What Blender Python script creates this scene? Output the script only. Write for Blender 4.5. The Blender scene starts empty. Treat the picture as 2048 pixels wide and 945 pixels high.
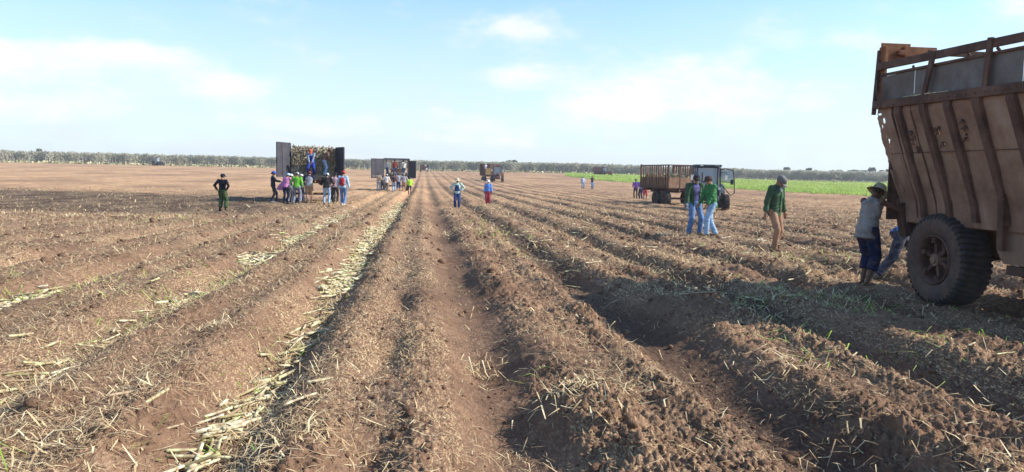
import bpy, bmesh, math, random
import numpy as np
from mathutils import Vector, Matrix, Quaternion

S = bpy.context.scene
COL = S.collection
random.seed(7)
RNG = np.random.default_rng(11)
R = math.radians

# ------------------------------------------------------------------ camera
CAMZ, FPX = 1.6, 1540.0
YAW, PITCH, ROLL = R(6.63), R(4.44), R(1.03)
fwd = Vector((math.sin(YAW) * math.cos(PITCH), math.cos(YAW) * math.cos(PITCH), -math.sin(PITCH)))
right0 = Vector((math.cos(YAW), -math.sin(YAW), 0))
up0 = right0.cross(fwd)
rgt = right0 * math.cos(ROLL) + up0 * math.sin(ROLL)
upv = -right0 * math.sin(ROLL) + up0 * math.cos(ROLL)
cam = bpy.data.cameras.new('camera')
cam.sensor_width = 36.0
cam.lens = FPX / 2048 * 36.0
cam.clip_start, cam.clip_end = 0.1, 9000
co = bpy.data.objects.new('camera', cam)
COL.objects.link(co)
co.matrix_world = Matrix(((rgt.x, upv.x, -fwd.x, 0), (rgt.y, upv.y, -fwd.y, 0), (rgt.z, upv.z, -fwd.z, CAMZ), (0, 0, 0, 1)))
S.camera = co

# ------------------------------------------------------------------ light
SUN_EL, SUN_AZ = R(35), R(97)          # azimuth clockwise from +Y
sl = bpy.data.lights.new('sun', 'SUN')
sl.energy, sl.angle, sl.color = 4.6, R(0.53), (1.0, 0.93, 0.83)
so = bpy.data.objects.new('sun', sl)
COL.objects.link(so)
sd = Vector((math.sin(SUN_AZ) * math.cos(SUN_EL), math.cos(SUN_AZ) * math.cos(SUN_EL), math.sin(SUN_EL)))
so.rotation_euler = sd.to_track_quat('Z', 'Y').to_euler()
S.view_settings.view_transform = 'Standard'
S.view_settings.look = 'None'
S.view_settings.exposure = 0.68
S.view_settings.gamma = 1.0
S.cycles.max_bounces = 5
S.cycles.diffuse_bounces = 3
S.cycles.transparent_max_bounces = 8

W = bpy.data.worlds.new('World')
S.world = W
W.use_nodes = True
nt = W.node_tree
nt.nodes.clear()
def N(t, **k):
    n = nt.nodes.new(t)
    for a, b in k.items():
        setattr(n, a, b)
    return n
def M(op, a, b=None, c=None):
    n = nt.nodes.new('ShaderNodeMath'); n.operation = op
    for i, v in enumerate((a, b, c)):
        if v is None: continue
        if isinstance(v, (int, float)): n.inputs[i].default_value = v
        else: nt.links.new(v, n.inputs[i])
    return n.outputs[0]
tc = N('ShaderNodeTexCoord')
sep = N('ShaderNodeSeparateXYZ')
nt.links.new(tc.outputs['Generated'], sep.inputs[0])
gx, gy, gz = sep.outputs
az = M('DIVIDE', M('ARCTAN2', gx, gy), R(1))
el = M('DIVIDE', M('ARCSINE', gz), R(1))
zz = M('ADD', M('MAXIMUM', gz, 0.0), 0.10)
cmb = N('ShaderNodeCombineXYZ')
nt.links.new(M('MULTIPLY', M('DIVIDE', gx, zz), 0.9), cmb.inputs[0])
nt.links.new(M('MULTIPLY', M('DIVIDE', gy, zz), 1.5), cmb.inputs[1])
def noise(vec, scale, detail, rough=0.55):
    n = N('ShaderNodeTexNoise'); n.inputs['Scale'].default_value = scale
    n.inputs['Detail'].default_value = detail; n.inputs['Roughness'].default_value = rough
    nt.links.new(vec, n.inputs['Vector'])
    return n.outputs['Fac']
n1 = noise(cmb.outputs[0], 0.75, 7)
cmb2 = N('ShaderNodeCombineXYZ')                    # puffy noise in azimuth/elevation
nt.links.new(M('MULTIPLY', az, 0.10), cmb2.inputs[0])
nt.links.new(M('MULTIPLY', el, 0.20), cmb2.inputs[1])
n2 = noise(cmb2.outputs[0], 1.5, 8, 0.6)
# clouds seen in the photo: azimuth, elevation, half widths (degrees), strength
BL = [(-25.5, 6.6, 5.5, 1.2, .95), (-19.5, 7.7, 5.0, .8, 1.05), (-29, 4.8, 5, 1.6, .8), (-12.8, 5.9, 3.0, 1.2, .75), (6.0, 10.6, 3.2, 1.4, .8), (6.4, 7.2, 2.8, 1.1, .7),
      (16.5, 7.6, 5.5, 1.6, .6), (22, 5.6, 9, 2.2, .6), (13, 5.0, 7, 1.6, .5), (39.5, 12.6, 4.2, 2.0, .95), (26, 9.5, 4.5, .9, .5), (-24.0, 3.8, 7, .7, .5),
      (-9, 3.4, 8, 1.2, .4), (5, 3.2, 8, 1.5, .4), (60, 9, 10, 3, .8), (-55, 12, 12, 4, .8), (100, 20, 20, 6, .6)]
acc = None
for a, e, wa, we, s in BL:
    da = M('DIVIDE', M('SUBTRACT', az, a), wa)
    de = M('DIVIDE', M('SUBTRACT', el, e), we)
    r2 = M('ADD', M('MULTIPLY', da, da), M('MULTIPLY', de, de))
    g = M('MULTIPLY', M('EXPONENT', M('MULTIPLY', r2, -1.0)), s)
    acc = g if acc is None else M('ADD', acc, g)
dens = M('ADD', M('ADD', M('MULTIPLY', acc, 0.72), M('MULTIPLY', M('SUBTRACT', n2, 0.5), 1.75)), M('MULTIPLY', M('SUBTRACT', n1, 0.5), 0.8))
def smooth(v, a, b):
    n = N('ShaderNodeMapRange'); n.interpolation_type = 'SMOOTHSTEP'
    nt.links.new(v, n.inputs['Value'])
    n.inputs['From Min'].default_value = a; n.inputs['From Max'].default_value = b
    return n.outputs['Result']
cl = M('MULTIPLY', smooth(dens, 0.06, 0.78), 0.92)
hz = M('SUBTRACT', 1.0, smooth(el, 0.5, 17.0))       # thin veil low down
veil = M('MULTIPLY', hz, M('ADD', 0.80, M('MULTIPLY', M('SUBTRACT', n2, 0.5), 1.0)))
sky = N('ShaderNodeTexSky'); sky.sky_type = 'NISHITA'; sky.sun_disc = False
sky.sun_elevation, sky.sun_rotation = SUN_EL, SUN_AZ
sky.air_density, sky.dust_density, sky.ozone_density = 1.0, 0.6, 1.6
def mix(fac, a, b):
    n = N('ShaderNodeMix', data_type='RGBA')
    nt.links.new(fac, n.inputs['Factor'])
    for v, i in ((a, 6), (b, 7)):
        if isinstance(v, tuple): n.inputs[i].default_value = (*v, 1)
        else: nt.links.new(v, n.inputs[i])
    return n.outputs[2]
vm = N('ShaderNodeVectorMath', operation='MULTIPLY'); nt.links.new(sky.outputs[0], vm.inputs[0]); vm.inputs[1].default_value = (1.12, 1.33, 1.45)
c1 = mix(veil, vm.outputs[0], (4.75, 5.3, 6.0))
c2 = mix(cl, c1, (6.2, 6.25, 6.4))
bg = N('ShaderNodeBackground'); bg.inputs['Strength'].default_value = 0.108
nt.links.new(c2, bg.inputs['Color'])
wo = N('ShaderNodeOutputWorld'); nt.links.new(bg.outputs[0], wo.inputs[0])

# ------------------------------------------------------------------ noise and terrain
PERM = np.random.default_rng(3).permutation(4096)
GA = np.random.default_rng(4).uniform(0, 2 * np.pi, 4096)
def perlin(x, y, seed=0):
    x = np.asarray(x, float) + seed * 17.37; y = np.asarray(y, float) + seed * 9.11
    xi = np.floor(x).astype(np.int64); yi = np.floor(y).astype(np.int64)
    fx = x - xi; fy = y - yi
    u = fx * fx * fx * (fx * (fx * 6 - 15) + 10); v = fy * fy * fy * (fy * (fy * 6 - 15) + 10)
    def g(ix, iy, dx, dy):
        h = PERM[(PERM[ix & 4095] + iy) & 4095]
        a = GA[h]
        return np.cos(a) * dx + np.sin(a) * dy
    a = g(xi, yi, fx, fy); b = g(xi + 1, yi, fx - 1, fy); c = g(xi, yi + 1, fx, fy - 1); d = g(xi + 1, yi + 1, fx - 1, fy - 1)
    return (a + u * (b - a) + v * ((c + u * (d - c)) - (a + u * (b - a)))) * 1.5
def sst(a, b, x):
    t = np.clip((np.asarray(x, float) - a) / (b - a), 0, 1)
    return t * t * (3 - 2 * t)
PITCHX, X0 = 1.87, -1.3
PADS = []
def base_h(X, Y):
    z = raw_h(X, Y)
    for px_, py_, pz_ in PADS:
        X_, Y_ = np.asarray(X, float), np.asarray(Y, float)
        r_ = math.hypot(px_, py_); ux, uy = px_ / r_, py_ / r_
        al = (X_ - px_) * ux + (Y_ - py_) * uy; ac = (X_ - px_) * uy - (Y_ - py_) * ux
        k_ = .035 * r_ + .35
        w_ = np.exp(-(ac / (.45 + .012 * r_)) ** 4) * np.exp(-(np.where(al < 0, al / (k_ * 1.9), al / .8)) ** 4)
        z = z * (1 - w_) + pz_ * w_
    return z
def furrow(X, Y):
    """signed distance to nearest furrow line, furrow index"""
    w = 0.10 * perlin(Y * 0.11, X * 0.05, 1) + 0.05 * perlin(Y * 0.6, X * 0.3, 2)
    u = (X + w - X0) / PITCHX
    k = np.round(u)
    return (u - k) * PITCHX, k
def raw_h(X, Y):
    X = np.asarray(X, float); Y = np.asarray(Y, float)
    r = np.hypot(X, Y); a = np.degrees(np.arctan2(X, Y))
    amp = 3.2 - 1.75 * sst(8, 30, a)
    z = amp * sst(70, 330, r)
    z = z + 0.05 * perlin(X * 0.09, Y * 0.07, 5) * sst(3, 12, r)
    s, k = furrow(X, Y)
    A = np.where(X < -2.2, 0.15, np.where(X < -0.3, 0.26, np.where(X < 1.5, 0.15, 0.25)))
    A = A * (1 - 0.42 * sst(11, 20, r) * (X > 1.5))
    A = A * (1 - 0.45 * sst(-6, -12, X)) * (1 - 0.35 * sst(8, 20, X))
    A = A * (1 - 0.3 * sst(40, 160, r)) * (1 - sst(300, 335, r))
    A = A * (1 - 0.6 * sst(-2, -5, X) * sst(14, 30, r))
    z = z - 0.13 * sst(6.3, 7.0, X) * (1 - sst(9.8, 11.5, X)) * (1 - sst(11.6, 13.5, Y))
    A = A * (1 + 0.35 * perlin(X * 0.5, Y * 0.45, 6))
    sa = np.abs(s)
    wid = np.where(X > 1.5, 0.60 - .14 * sst(10, 20, r), 0.5)
    z = z - A * (1 - sst(0.05, wid, sa))
    z = z + 0.22 * A * np.exp(-((sa - 0.62) / 0.16) ** 2)
    z = z - 0.09 * np.exp(-((X + 0.28 + 0.12 * perlin(Y * 0.5, 0.3, 8)) / 0.13) ** 2) * sst(0.0, 0.25, perlin(Y * 0.35, 3.1, 9) + 0.15) * (1 - sst(10, 16, r))
    return z
def gh(x, y):
    return float(base_h(x, y))
def ray_px(px, py):
    return (fwd + rgt * ((px - 1024) / FPX) + upv * ((472.5 - py) / FPX))
def at(px, py):
    """ground point seen at a photo pixel"""
    d = ray_px(px, py); prev = 2.0
    t = 2.0
    while t < 600:
        p = Vector((0, 0, CAMZ)) + d * t
        if p.z < gh(p.x, p.y) + 0.0:
            for _ in range(12):
                m = (prev + t) / 2; p = Vector((0, 0, CAMZ)) + d * m
                if p.z < gh(p.x, p.y): t = m
                else: prev = m
            return Vector((p.x, p.y, gh(p.x, p.y)))
        prev = t; t *= 1.01
    p = Vector((0, 0, CAMZ)) + d * 330
    return Vector((p.x, p.y, gh(p.x, p.y)))
def at_d(px, depth):
    """ground point at a depth along the view axis and photo column (at horizon height)"""
    d = ray_px(px, 353 + 0.018 * (px - 1024)); p = d * depth
    return Vector((p.x, p.y, gh(p.x, p.y)))

def stand(px, feet, depth):
    """trodden spot where somebody stands, its height levelled to a footing"""
    yh = 353 + .018 * (px - 1024); d = ray_px(px, yh) * depth
    z = CAMZ - (feet - yh) / FPX * depth
    PADS.append((d.x, d.y, z)); return Vector((d.x, d.y, z))
SPOT = {k: stand(*v) for k, v in dict(shirt=(1549, 504, 17.4), navy=(1390, 471, 22.1), bright=(1424, 474, 21.6), straw=(1738, 573, 11.75), over=(915, 420, 41.5), red=(977, 411, 45.9), camo=(444, 423, 34.4)).items()}

# ------------------------------------------------------------------ object helpers
def tag(o, label=None, cat=None, group=None, kind=None):
    if label: o['label'] = label
    if cat: o['category'] = cat
    if group: o['group'] = group
    if kind: o['kind'] = kind
    return o
def empty(name, loc, rz=0, label=None, cat=None, group=None):
    o = bpy.data.objects.new(name, None); o.location = loc; o.rotation_euler = (0, 0, rz)
    o.empty_display_size = 0.2
    COL.objects.link(o)
    return tag(o, label, cat, group)
def np_mesh(name, verts, faces, mat, nside=4, smooth=False, parent=None, attr=None):
    me = bpy.data.meshes.new(name)
    V = np.asarray(verts, np.float32).reshape(-1, 3); F = np.asarray(faces, np.int32).reshape(-1, nside)
    me.vertices.add(len(V)); me.vertices.foreach_set('co', V.ravel())
    me.loops.add(F.size); me.loops.foreach_set('vertex_index', F.ravel())
    me.polygons.add(len(F))
    me.polygons.foreach_set('loop_start', np.arange(0, F.size, nside, dtype=np.int32))
    me.polygons.foreach_set('loop_total', np.full(len(F), nside, np.int32))
    if smooth: me.polygons.foreach_set('use_smooth', np.ones(len(F), bool))
    me.update(calc_edges=True)
    if attr:
        for an, av in attr.items():
            a = me.attributes.new(an, 'FLOAT', 'POINT'); a.data.foreach_set('value', np.asarray(av, np.float32).ravel())
    if mat: me.materials.append(mat)
    o = bpy.data.objects.new(name, me); COL.objects.link(o)
    if parent: o.parent = parent
    return o

# ------------------------------------------------------------------ materials
class G:
    """small node helper"""
    def __init__(s, name):
        s.m = bpy.data.materials.new(name); s.m.use_nodes = True
        s.t = s.m.node_tree; s.b = s.t.nodes['Principled BSDF']
        s.b.inputs['Specular IOR Level'].default_value = 0.25
        s.tc = s.t.nodes.new('ShaderNodeTexCoord')
    def set(s, **k):
        for a, b in k.items(): s.b.inputs[a.replace('_', ' ')].default_value = b
        return s
    def link(s, a, b): s.t.links.new(a, b)
    def noise(s, scale, detail=4, rough=0.6, src='Object', vec=None, stretch=None):
        n = s.t.nodes.new('ShaderNodeTexNoise'); n.inputs['Scale'].default_value = scale
        n.inputs['Detail'].default_value = detail; n.inputs['Roughness'].default_value = rough
        v = vec or s.tc.outputs[src]
        if stretch:
            mp = s.t.nodes.new('ShaderNodeMapping'); mp.inputs['Scale'].default_value = stretch
            s.link(v, mp.inputs[0]); v = mp.outputs[0]
        s.link(v, n.inputs['Vector']); return n.outputs['Fac']
    def ramp(s, fac, stops):
        r = s.t.nodes.new('ShaderNodeValToRGB'); e = r.color_ramp.elements
        while len(e) < len(stops): e.new(0.5)
        for i, (p, c) in enumerate(stops):
            e[i].position = p; e[i].color = (*c, 1) if len(c) == 3 else c
        s.link(fac, r.inputs[0]); return r.outputs[0]
    def mix(s, fac, a, b, mode='MIX'):
        n = s.t.nodes.new('ShaderNodeMix'); n.data_type = 'RGBA'; n.blend_type = mode
        for v, i in ((fac, 0), (a, 6), (b, 7)):
            if isinstance(v, (int, float)): n.inputs[i].default_value = v
            elif isinstance(v, tuple): n.inputs[i].default_value = (*v, 1)
            else: s.link(v, n.inputs[i])
        return n.outputs[2]
    def math(s, op, a, b=0.0):
        n = s.t.nodes.new('ShaderNodeMath'); n.operation = op
        for i, v in enumerate((a, b)):
            if isinstance(v, (int, float)): n.inputs[i].default_value = v
            else: s.link(v, n.inputs[i])
        return n.outputs[0]
    def attr(s, name):
        n = s.t.nodes.new('ShaderNodeAttribute'); n.attribute_name = name; return n.outputs['Fac']
    def color(s, c): s.link(c, s.b.inputs['Base Color']); return s
    def bump(s, h, strength=0.4, dist=0.02):
        n = s.t.nodes.new('ShaderNodeBump'); n.inputs['Strength'].default_value = strength; n.inputs['Distance'].default_value = dist
        s.link(h, n.inputs['Height']); s.link(n.outputs[0], s.b.inputs['Normal']); return s

# soil
g = G('soil'); g.set(Roughness=0.95); g.b.inputs['Specular IOR Level'].default_value = 0.05
big = g.noise(0.35, 5, src='Object'); med = g.noise(4.0, 6, .65); fine = g.noise(38, 5, .7)
soil = g.ramp(med, [(0.3, (0.130, 0.074, 0.047)), (0.5, (0.205, 0.121, 0.077)), (0.72, (0.31, 0.19, 0.123))])
soil = g.mix(g.ramp(big, [(0.35, (0, 0, 0)), (0.7, (0.5, 0.5, 0.5))]), soil, (0.245, 0.150, 0.098))
soil = g.mix(g.attr('dark_soil'), soil, (0.080, 0.052, 0.040))
chaff = g.ramp(g.noise(60, 3, .8, stretch=(1, .25, 1)), [(0.52, (0, 0, 0)), (0.60, (1, 1, 1))])
sf = g.math('MULTIPLY', chaff, g.attr('straw'))
soil = g.mix(sf, soil, (0.58, 0.43, 0.25))
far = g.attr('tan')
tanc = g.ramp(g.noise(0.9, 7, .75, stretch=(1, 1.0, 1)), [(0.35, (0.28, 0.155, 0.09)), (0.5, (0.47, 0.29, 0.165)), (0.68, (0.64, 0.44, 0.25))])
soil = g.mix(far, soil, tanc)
g.color(soil).bump(g.math('ADD', med, g.math('MULTIPLY', fine, 0.6)), 0.9, 0.045)
M_SOIL = g.m

# ------------------------------------------------------------------ ground: one polar sheet out to the horizon
front = np.radians(np.concatenate([np.arange(-46, 58, 0.105)]))
back = np.radians(np.arange(58, 314, 4.0))
A_ = np.concatenate([front, back]); A_ = np.append(A_, A_[0] + 2 * np.pi)
rr = [0.25, 0.8, 1.4, 1.9, 2.3]
r_ = 2.6
while r_ < 60: rr.append(r_); r_ *= 1.0037
while r_ < 360: rr.append(r_); r_ *= 1.012
while r_ < 2400: rr.append(r_); r_ *= 1.25
rr = np.array(rr)
RRg, AAg = np.meshgrid(rr, A_, indexing='ij')
GX = RRg * np.sin(AAg); GY = RRg * np.cos(AAg)
Z = base_h(GX, GY)
fs, fk = furrow(GX, GY)
fa = np.abs(fs)
rough = 0.38 + 0.38 * sst(0.6, 1.6, GX) + 0.4 * np.exp(-((fa - 0.62) / 0.25) ** 2)
rough = rough * (0.75 + 0.6 * perlin(GX * 0.7, GY * 0.5, 21)) * (1 - 0.55 * sst(25, 90, RRg)) * (1 - sst(200, 320, RRg))
rough = np.where(fa < 0.3, rough * 0.55, rough)
rough = np.clip(rough, 0.05, 2)
for px_, py_, pz_ in PADS: rough = rough * (1 - .85 * np.exp(-(((GX - px_) / 1.0) ** 2 + ((GY - py_ + .5) / 1.4) ** 2)))
def lump(s, seed):          # clods: rounded tops, sharp creases
    n = perlin(GX / s + .35 * perlin(GX / s * 2, GY / s * 2, seed + 50), GY / s, seed)
    return np.abs(n) * 1.35 - .22
Z += rough * (0.06 * perlin(GX / .75, GY / .75, 22) + 0.055 * lump(.30, 23) + 0.040 * lump(.13, 24) + 0.042 * lump(.06, 25) * (RRg < 30) + 0.020 * perlin(GX / .025, GY / .025, 26) * (RRg < 12))
Z += 0.03 * perlin(GX / 1.7, GY / 1.7, 27) * (RRg < 300)
# hollows in the near bed, as in the photo
for hx, hy, hr, hd in ((0.62, 5.0, .33, .10), (0.30, 4.3, .28, .10), (-0.25, 4.6, .22, .08), (1.0, 6.2, .3, .07), (0.55, 6.6, .25, .08), (-2.9, 5.1, .3, .08)):
    Z -= hd * np.exp(-(((GX - hx) / hr) ** 2 + ((GY - hy) / (hr * 1.2)) ** 2))
for hx, hy, hr, hd in ((1.15, 5.1, .35, .09), (0.9, 7.4, .35, .06), (1.3, 4.2, .3, .08), (-0.05, 5.5, .3, .04)):
    Z += hd * np.exp(-(((GX - hx) / hr) ** 2 + ((GY - hy) / hr) ** 2))
dark_soil = 0.55 * np.exp(-(fa / 0.33) ** 2) * (GX > 1.5) + 0.25 * np.exp(-(fa / 0.3) ** 2) * (GX > -.5)  # darker soil colour towards the furrow bottoms on the right
dark_soil = dark_soil + 1.1 * sst(28, 31.5, GY + 1.6 * perlin(GX * .10, GY * .3, 33)) * (1 - sst(46, 62, GY + 3.5 * perlin(GX * .08, GY * .15, 34) + .45 * np.clip(GX + 13, -60, 40))) * (1 - sst(-9, -3, GX))  # band of darker soil colour across the left middle distance
dark_soil = dark_soil + 0.3 * sst(.05, .5, perlin(GX * 0.5, GY * 0.35, 31))  # random damp patches
dark_soil = np.clip(dark_soil * (1 - .7 * sst(60, 150, RRg)), 0, 1)
straw = np.clip(0.55 + 0.9 * perlin(GX * 0.6, GY * 0.4, 32), 0.05, 1) * (1 - 0.6 * (fa < .35) * (GX > -.5))
tan_ = np.clip(1.15 * sst(30, 48, RRg) * np.clip(0.66 + 0.7 * perlin(GX * 0.12, GY * 0.06, 35), 0, 1) * np.where(GX < -2, 1.0, 0.8), 0, 1) * (1 - dark_soil)
nr, na = RRg.shape
ii = (np.arange(nr - 1)[:, None] * na + np.arange(na - 1)[None, :]).ravel()
F = np.stack([ii, ii + 1, ii + na + 1, ii + na], 1)[:, ::-1]
ground = np_mesh('ground', np.stack([GX, GY, Z], -1), F, M_SOIL, smooth=True, attr={'dark_soil': dark_soil, 'straw': straw, 'tan': tan_})
tag(ground, 'ploughed red-brown soil with furrows running to the horizon', None, None, 'structure')
_cz = np.log(rr)
def surf(X, Y):
    """height of the built ground sheet (nearest vertices)"""
    X = np.asarray(X, float); Y = np.asarray(Y, float)
    r = np.hypot(X, Y); a = np.arctan2(X, Y)
    i = np.clip(np.searchsorted(rr, r) - 1, 0, len(rr) - 2)
    t = np.clip((r - rr[i]) / (rr[i + 1] - rr[i]), 0, 1)
    j = np.clip(((a - front[0]) / (front[1] - front[0])), 0, len(front) - 1.001); j0 = j.astype(int); u = j - j0
    return (Z[i, j0] * (1 - u) + Z[i, j0 + 1] * u) * (1 - t) + (Z[i + 1, j0] * (1 - u) + Z[i + 1, j0 + 1] * u) * t

# ------------------------------------------------------------------ strips: straw, leaves
def strips(n, X, Y, L, Wd, yaw, pitch, lift, curl, z=None):
    """n bent strips, 3 cross-lines each, returns verts, faces, per-vertex random"""
    Zb = (surf(X, Y) if z is None else z) + lift
    d = np.stack([np.cos(yaw) * np.cos(pitch), np.sin(yaw) * np.cos(pitch), np.sin(pitch)], -1)
    sd_ = np.stack([-np.sin(yaw), np.cos(yaw), np.zeros(n)], -1)
    up = np.array([0, 0, 1.0])
    P = np.stack([X, Y, Zb], -1)
    out = []
    for t, wf, cz in ((-.5, .6, 0.0), (0.0, 1.0, 1.0), (.5, .35, -0.2)):
        c = P + d * (L * t)[:, None] + up * (curl * L * cz)[:, None] + sd_ * (curl * L * cz * .6)[:, None]
        out.append(c - sd_ * (Wd * wf * .5)[:, None]); out.append(c + sd_ * (Wd * wf * .5)[:, None])
    V = np.stack(out, 1).reshape(-1, 3)
    b = (np.arange(n) * 6)[:, None]
    F = np.concatenate([b + np.array([0, 2, 3, 1]), b + np.array([2, 4, 5, 3])], 1).reshape(-1, 4)
    return V, F
def polar_points(n, rmin, rmax, amin=-42, amax=52, power=1.0):
    u = RNG.random(n)
    r = rmin * (rmax / rmin) ** (u ** power)
    a = np.radians(RNG.uniform(amin, amax, n))
    return r * np.sin(a), r * np.cos(a), r
def keepfrac(p): return RNG.random(len(p)) < p

g = G('dry_straw'); g.set(Roughness=0.75)
rn = g.attr('rnd')
g.color(g.ramp(rn, [(0, (0.24, 0.155, 0.09)), (0.35, (0.42, 0.29, 0.16)), (0.7, (0.66, 0.50, 0.27)), (1, (0.80, 0.68, 0.42))]))
M_STRAW = g.m
g = G('green_leaf'); g.set(Roughness=0.6)
g.color(g.ramp(g.attr('rnd'), [(0, (0.16, 0.30, 0.03)), (0.5, (0.30, 0.44, 0.06)), (1, (0.55, 0.62, 0.20))]))
M_GREEN = g.m

n = 560000
X, Y, r = polar_points(n, 2.7, 75, power=0.92)
s, k = furrow(X, Y); sa = np.abs(s)
p = 0.22 + 0.85 * sst(0.0, 0.55, perlin(X * 0.9, Y * 0.55, 41) + 0.35 * perlin(X * 3, Y * 2, 42))
p *= np.where(sa < 0.35, np.where(X > -0.5, 0.35, 1.0), 1.0)
p *= np.where((X > -0.9) & (X < 6), 0.75, 1.0)
p += 0.5 * (X > 2.5) * (Y > 10.5) * sst(-.1, .4, perlin(X * .5, Y * .25, 43))
p += 0.35 * (X < -1.8) + 0.5 * (X > 1.5) * (Y > 13) + .15 * (X < -1.8)
p = np.where((Y > 30) & (Y < 56) & (X < -6), p * .25, p)
kp = keepfrac(np.clip(p, 0, 1) * np.where((X > -1) & (r < 14), .34, .5)); X, Y, r = X[kp], Y[kp], r[kp]
n = len(X)
far_f = np.clip(r / 7.5, 1, 5.0)
L = RNG.uniform(.03, .09, n) * RNG.choice([1, 1, 1, 1.8, 3.0], n) * np.sqrt(far_f)
Wd = RNG.uniform(.0018, .0045, n) * far_f * RNG.choice([1, 1, 1, 2.0], n)
V, F = strips(n, X, Y, L, Wd, RNG.uniform(0, 2 * np.pi, n), RNG.normal(0, .25, n), RNG.uniform(.002, .022, n) * np.sqrt(far_f), RNG.normal(0, .13, n))
rn = np.repeat(np.clip(RNG.normal(.45, .25, n), 0, 1), 6)
o = np_mesh('straw_litter', V, F, M_STRAW, attr={'rnd': rn}); tag(o, 'dry cane straw and chaff scattered over the soil', None, None, 'stuff')
print('straw', n)

# thicker pale bits, dry leaf blades in tufts
TUFTS = [(1.15, 5.3, .3, 150), (0.5, 6.9, .22, 60), (-0.7, 4.5, .45, 120), (-2.2, 4.6, .5, 160), (-3.9, 7.5, .6, 120), (3.2, 6.3, .4, 90), (2.9, 4.6, .4, 60), (-4.6, 14, .6, 90), (-1.9, 8, .4, 90), (-12, 27.5, .7, 120), (-10.2, 27.8, .5, 110), (-8.6, 27.5, .8, 120),
         (4.6, 11, 1.0, 300), (3.7, 10.2, .9, 250), (5.6, 9.6, .8, 250), (6.6, 9.4, .7, 150), (7.4, 15.3, 1.4, 260), (1.0, 22, 1.3, 200), (2.8, 18, 1.2, 220), (5, 15, 1.2, 220), (4.3, 5.4, .5, 90), (-2.0, 6.0, .5, 120), (-4, 5.8, .5, 120)]
TUFTS += [(4.31 + .05 * math.sin(y_ * 2), 8.3 + y_ * .33, .30, 70) for y_ in range(20)] + [(6.0, 8.6 + y_ * .3, .25, 30) for y_ in range(8)]
TUFTS += [(-1.3 + .03 * math.sin(y_), 3.6 + y_ * .8, .16, 110) for y_ in range(34)] + [(-3.17, 5 + y_ * .7, .2, 50) for y_ in range(20)]
TX, TY, TT = [], [], []
for tx, ty, tr, tn in TUFTS:
    TX.append(RNG.normal(tx, tr * .6, tn)); TY.append(RNG.normal(ty, tr * .6, tn))
X2, Y2, r2 = polar_points(15000, 3.0, 60, power=0.9)
s2, _ = furrow(X2, Y2)
p2 = 0.07 + 0.75 * sst(.1, .6, perlin(X2 * .7, Y2 * .4, 44)) * np.where((np.abs(s2) < .4) & (X2 > -.5) & (X2 < 3.2), .2, 1)
kp = keepfrac(p2); X2, Y2 = X2[kp], Y2[kp]
X = np.concatenate(TX + [X2]); Y = np.concatenate(TY + [Y2]); n = len(X); r = np.hypot(X, Y)
ff = np.clip(r / 12, 1, 3)
V, F = strips(n, X, Y, RNG.uniform(.07, .24, n) * np.sqrt(ff), RNG.uniform(.005, .013, n) * ff, RNG.uniform(0, 2 * np.pi, n), np.abs(RNG.normal(0, .3, n)), RNG.uniform(.005, .04, n), RNG.normal(0, .20, n))
o = np_mesh('dry_cane_leaves', V, F, M_STRAW, attr={'rnd': np.repeat(np.clip(RNG.normal(.62, .25, n), 0, 1), 6)}); tag(o, 'long dry cane leaves lying in loose tufts on the ridges', None, None, 'stuff')

# green leaf scraps
GS = [(-1.40, 5.2, .15, 2.0, 60), (-1.40, 8.5, .13, 2.5, 60), (-3.20, 8.0, .2, 3, 60), (-5.0, 10.3, .5, .8, 150), (-3.1, 11, .3, 1.5, 120), (-1.3, 17, .2, 6, 60), (5.9, 9.3, .5, .5, 140), (5.0, 10.1, .7, .5, 140), (4.7, 7.0, .2, .4, 30), (3.6, 6.7, .3, .4, 26), (5.6, 7.2, .3, .3, 26), (-2.3, 4.7, .4, .4, 8), (7.6, 15.2, .8, .6, 60), (-7, 25, 2, 1, 60), (.9, 6.2, .12, .12, 3), (2.2, 22, .5, 3, 80)]
X = np.concatenate([RNG.normal(a, c, e) for a, b, c, d_, e in GS]); Y = np.concatenate([RNG.normal(b, d_, e) for a, b, c, d_, e in GS])
kp = np.hypot(X, Y) > 2.8; X, Y = X[kp], Y[kp]
n = len(X); ff = np.clip(np.hypot(X, Y) / 10, 1, 3)
V, F = strips(n, X, Y, RNG.uniform(.08, .3, n) * np.sqrt(ff), RNG.uniform(.005, .012, n) * ff, RNG.uniform(0, 2 * np.pi, n), np.abs(RNG.normal(0, .2, n)), RNG.uniform(.01, .05, n), RNG.normal(0, .2, n))
o = np_mesh('green_cane_leaves', V, F, M_GREEN, attr={'rnd': np.repeat(RNG.random(n), 6)}); tag(o, 'torn green cane leaves among the stalks', None, None, 'stuff')

# clods
ico = bmesh.new(); bmesh.ops.create_icosphere(ico, subdivisions=1, radius=1)
IV = np.array([v.co for v in ico.verts]); IF = np.array([[v.index for v in f.verts] for f in ico.faces]); ico.free()
X, Y, r = polar_points(80000, 2.8, 38, power=.9)
s, k = furrow(X, Y); sa = np.abs(s)
p = 0.2 + 0.7 * sst(.8, 1.6, X) + .4 * np.exp(-((sa - .6) / .2) ** 2)
p *= .25 + 1.0 * sst(0, .5, perlin(X * 1.2, Y * .9, 51)); kp = keepfrac(np.clip(p * .55, 0, 1)); X, Y, r = X[kp], Y[kp], r[kp]; n = len(X)
sz = np.clip(RNG.lognormal(math.log(.0095), .55, n), .004, .05) * np.clip(r / 8, 1, 2.5)
jit = 1 + RNG.uniform(-.35, .35, (n, len(IV), 1))
V = IV[None] * jit * sz[:, None, None] * RNG.uniform(.7, 1.3, (n, 1, 3)) * np.array([1, 1, .75]) + np.stack([X, Y, surf(X, Y) + sz * .25], -1)[:, None]
F = (np.arange(n) * len(IV))[:, None, None] + IF[None]
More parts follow.
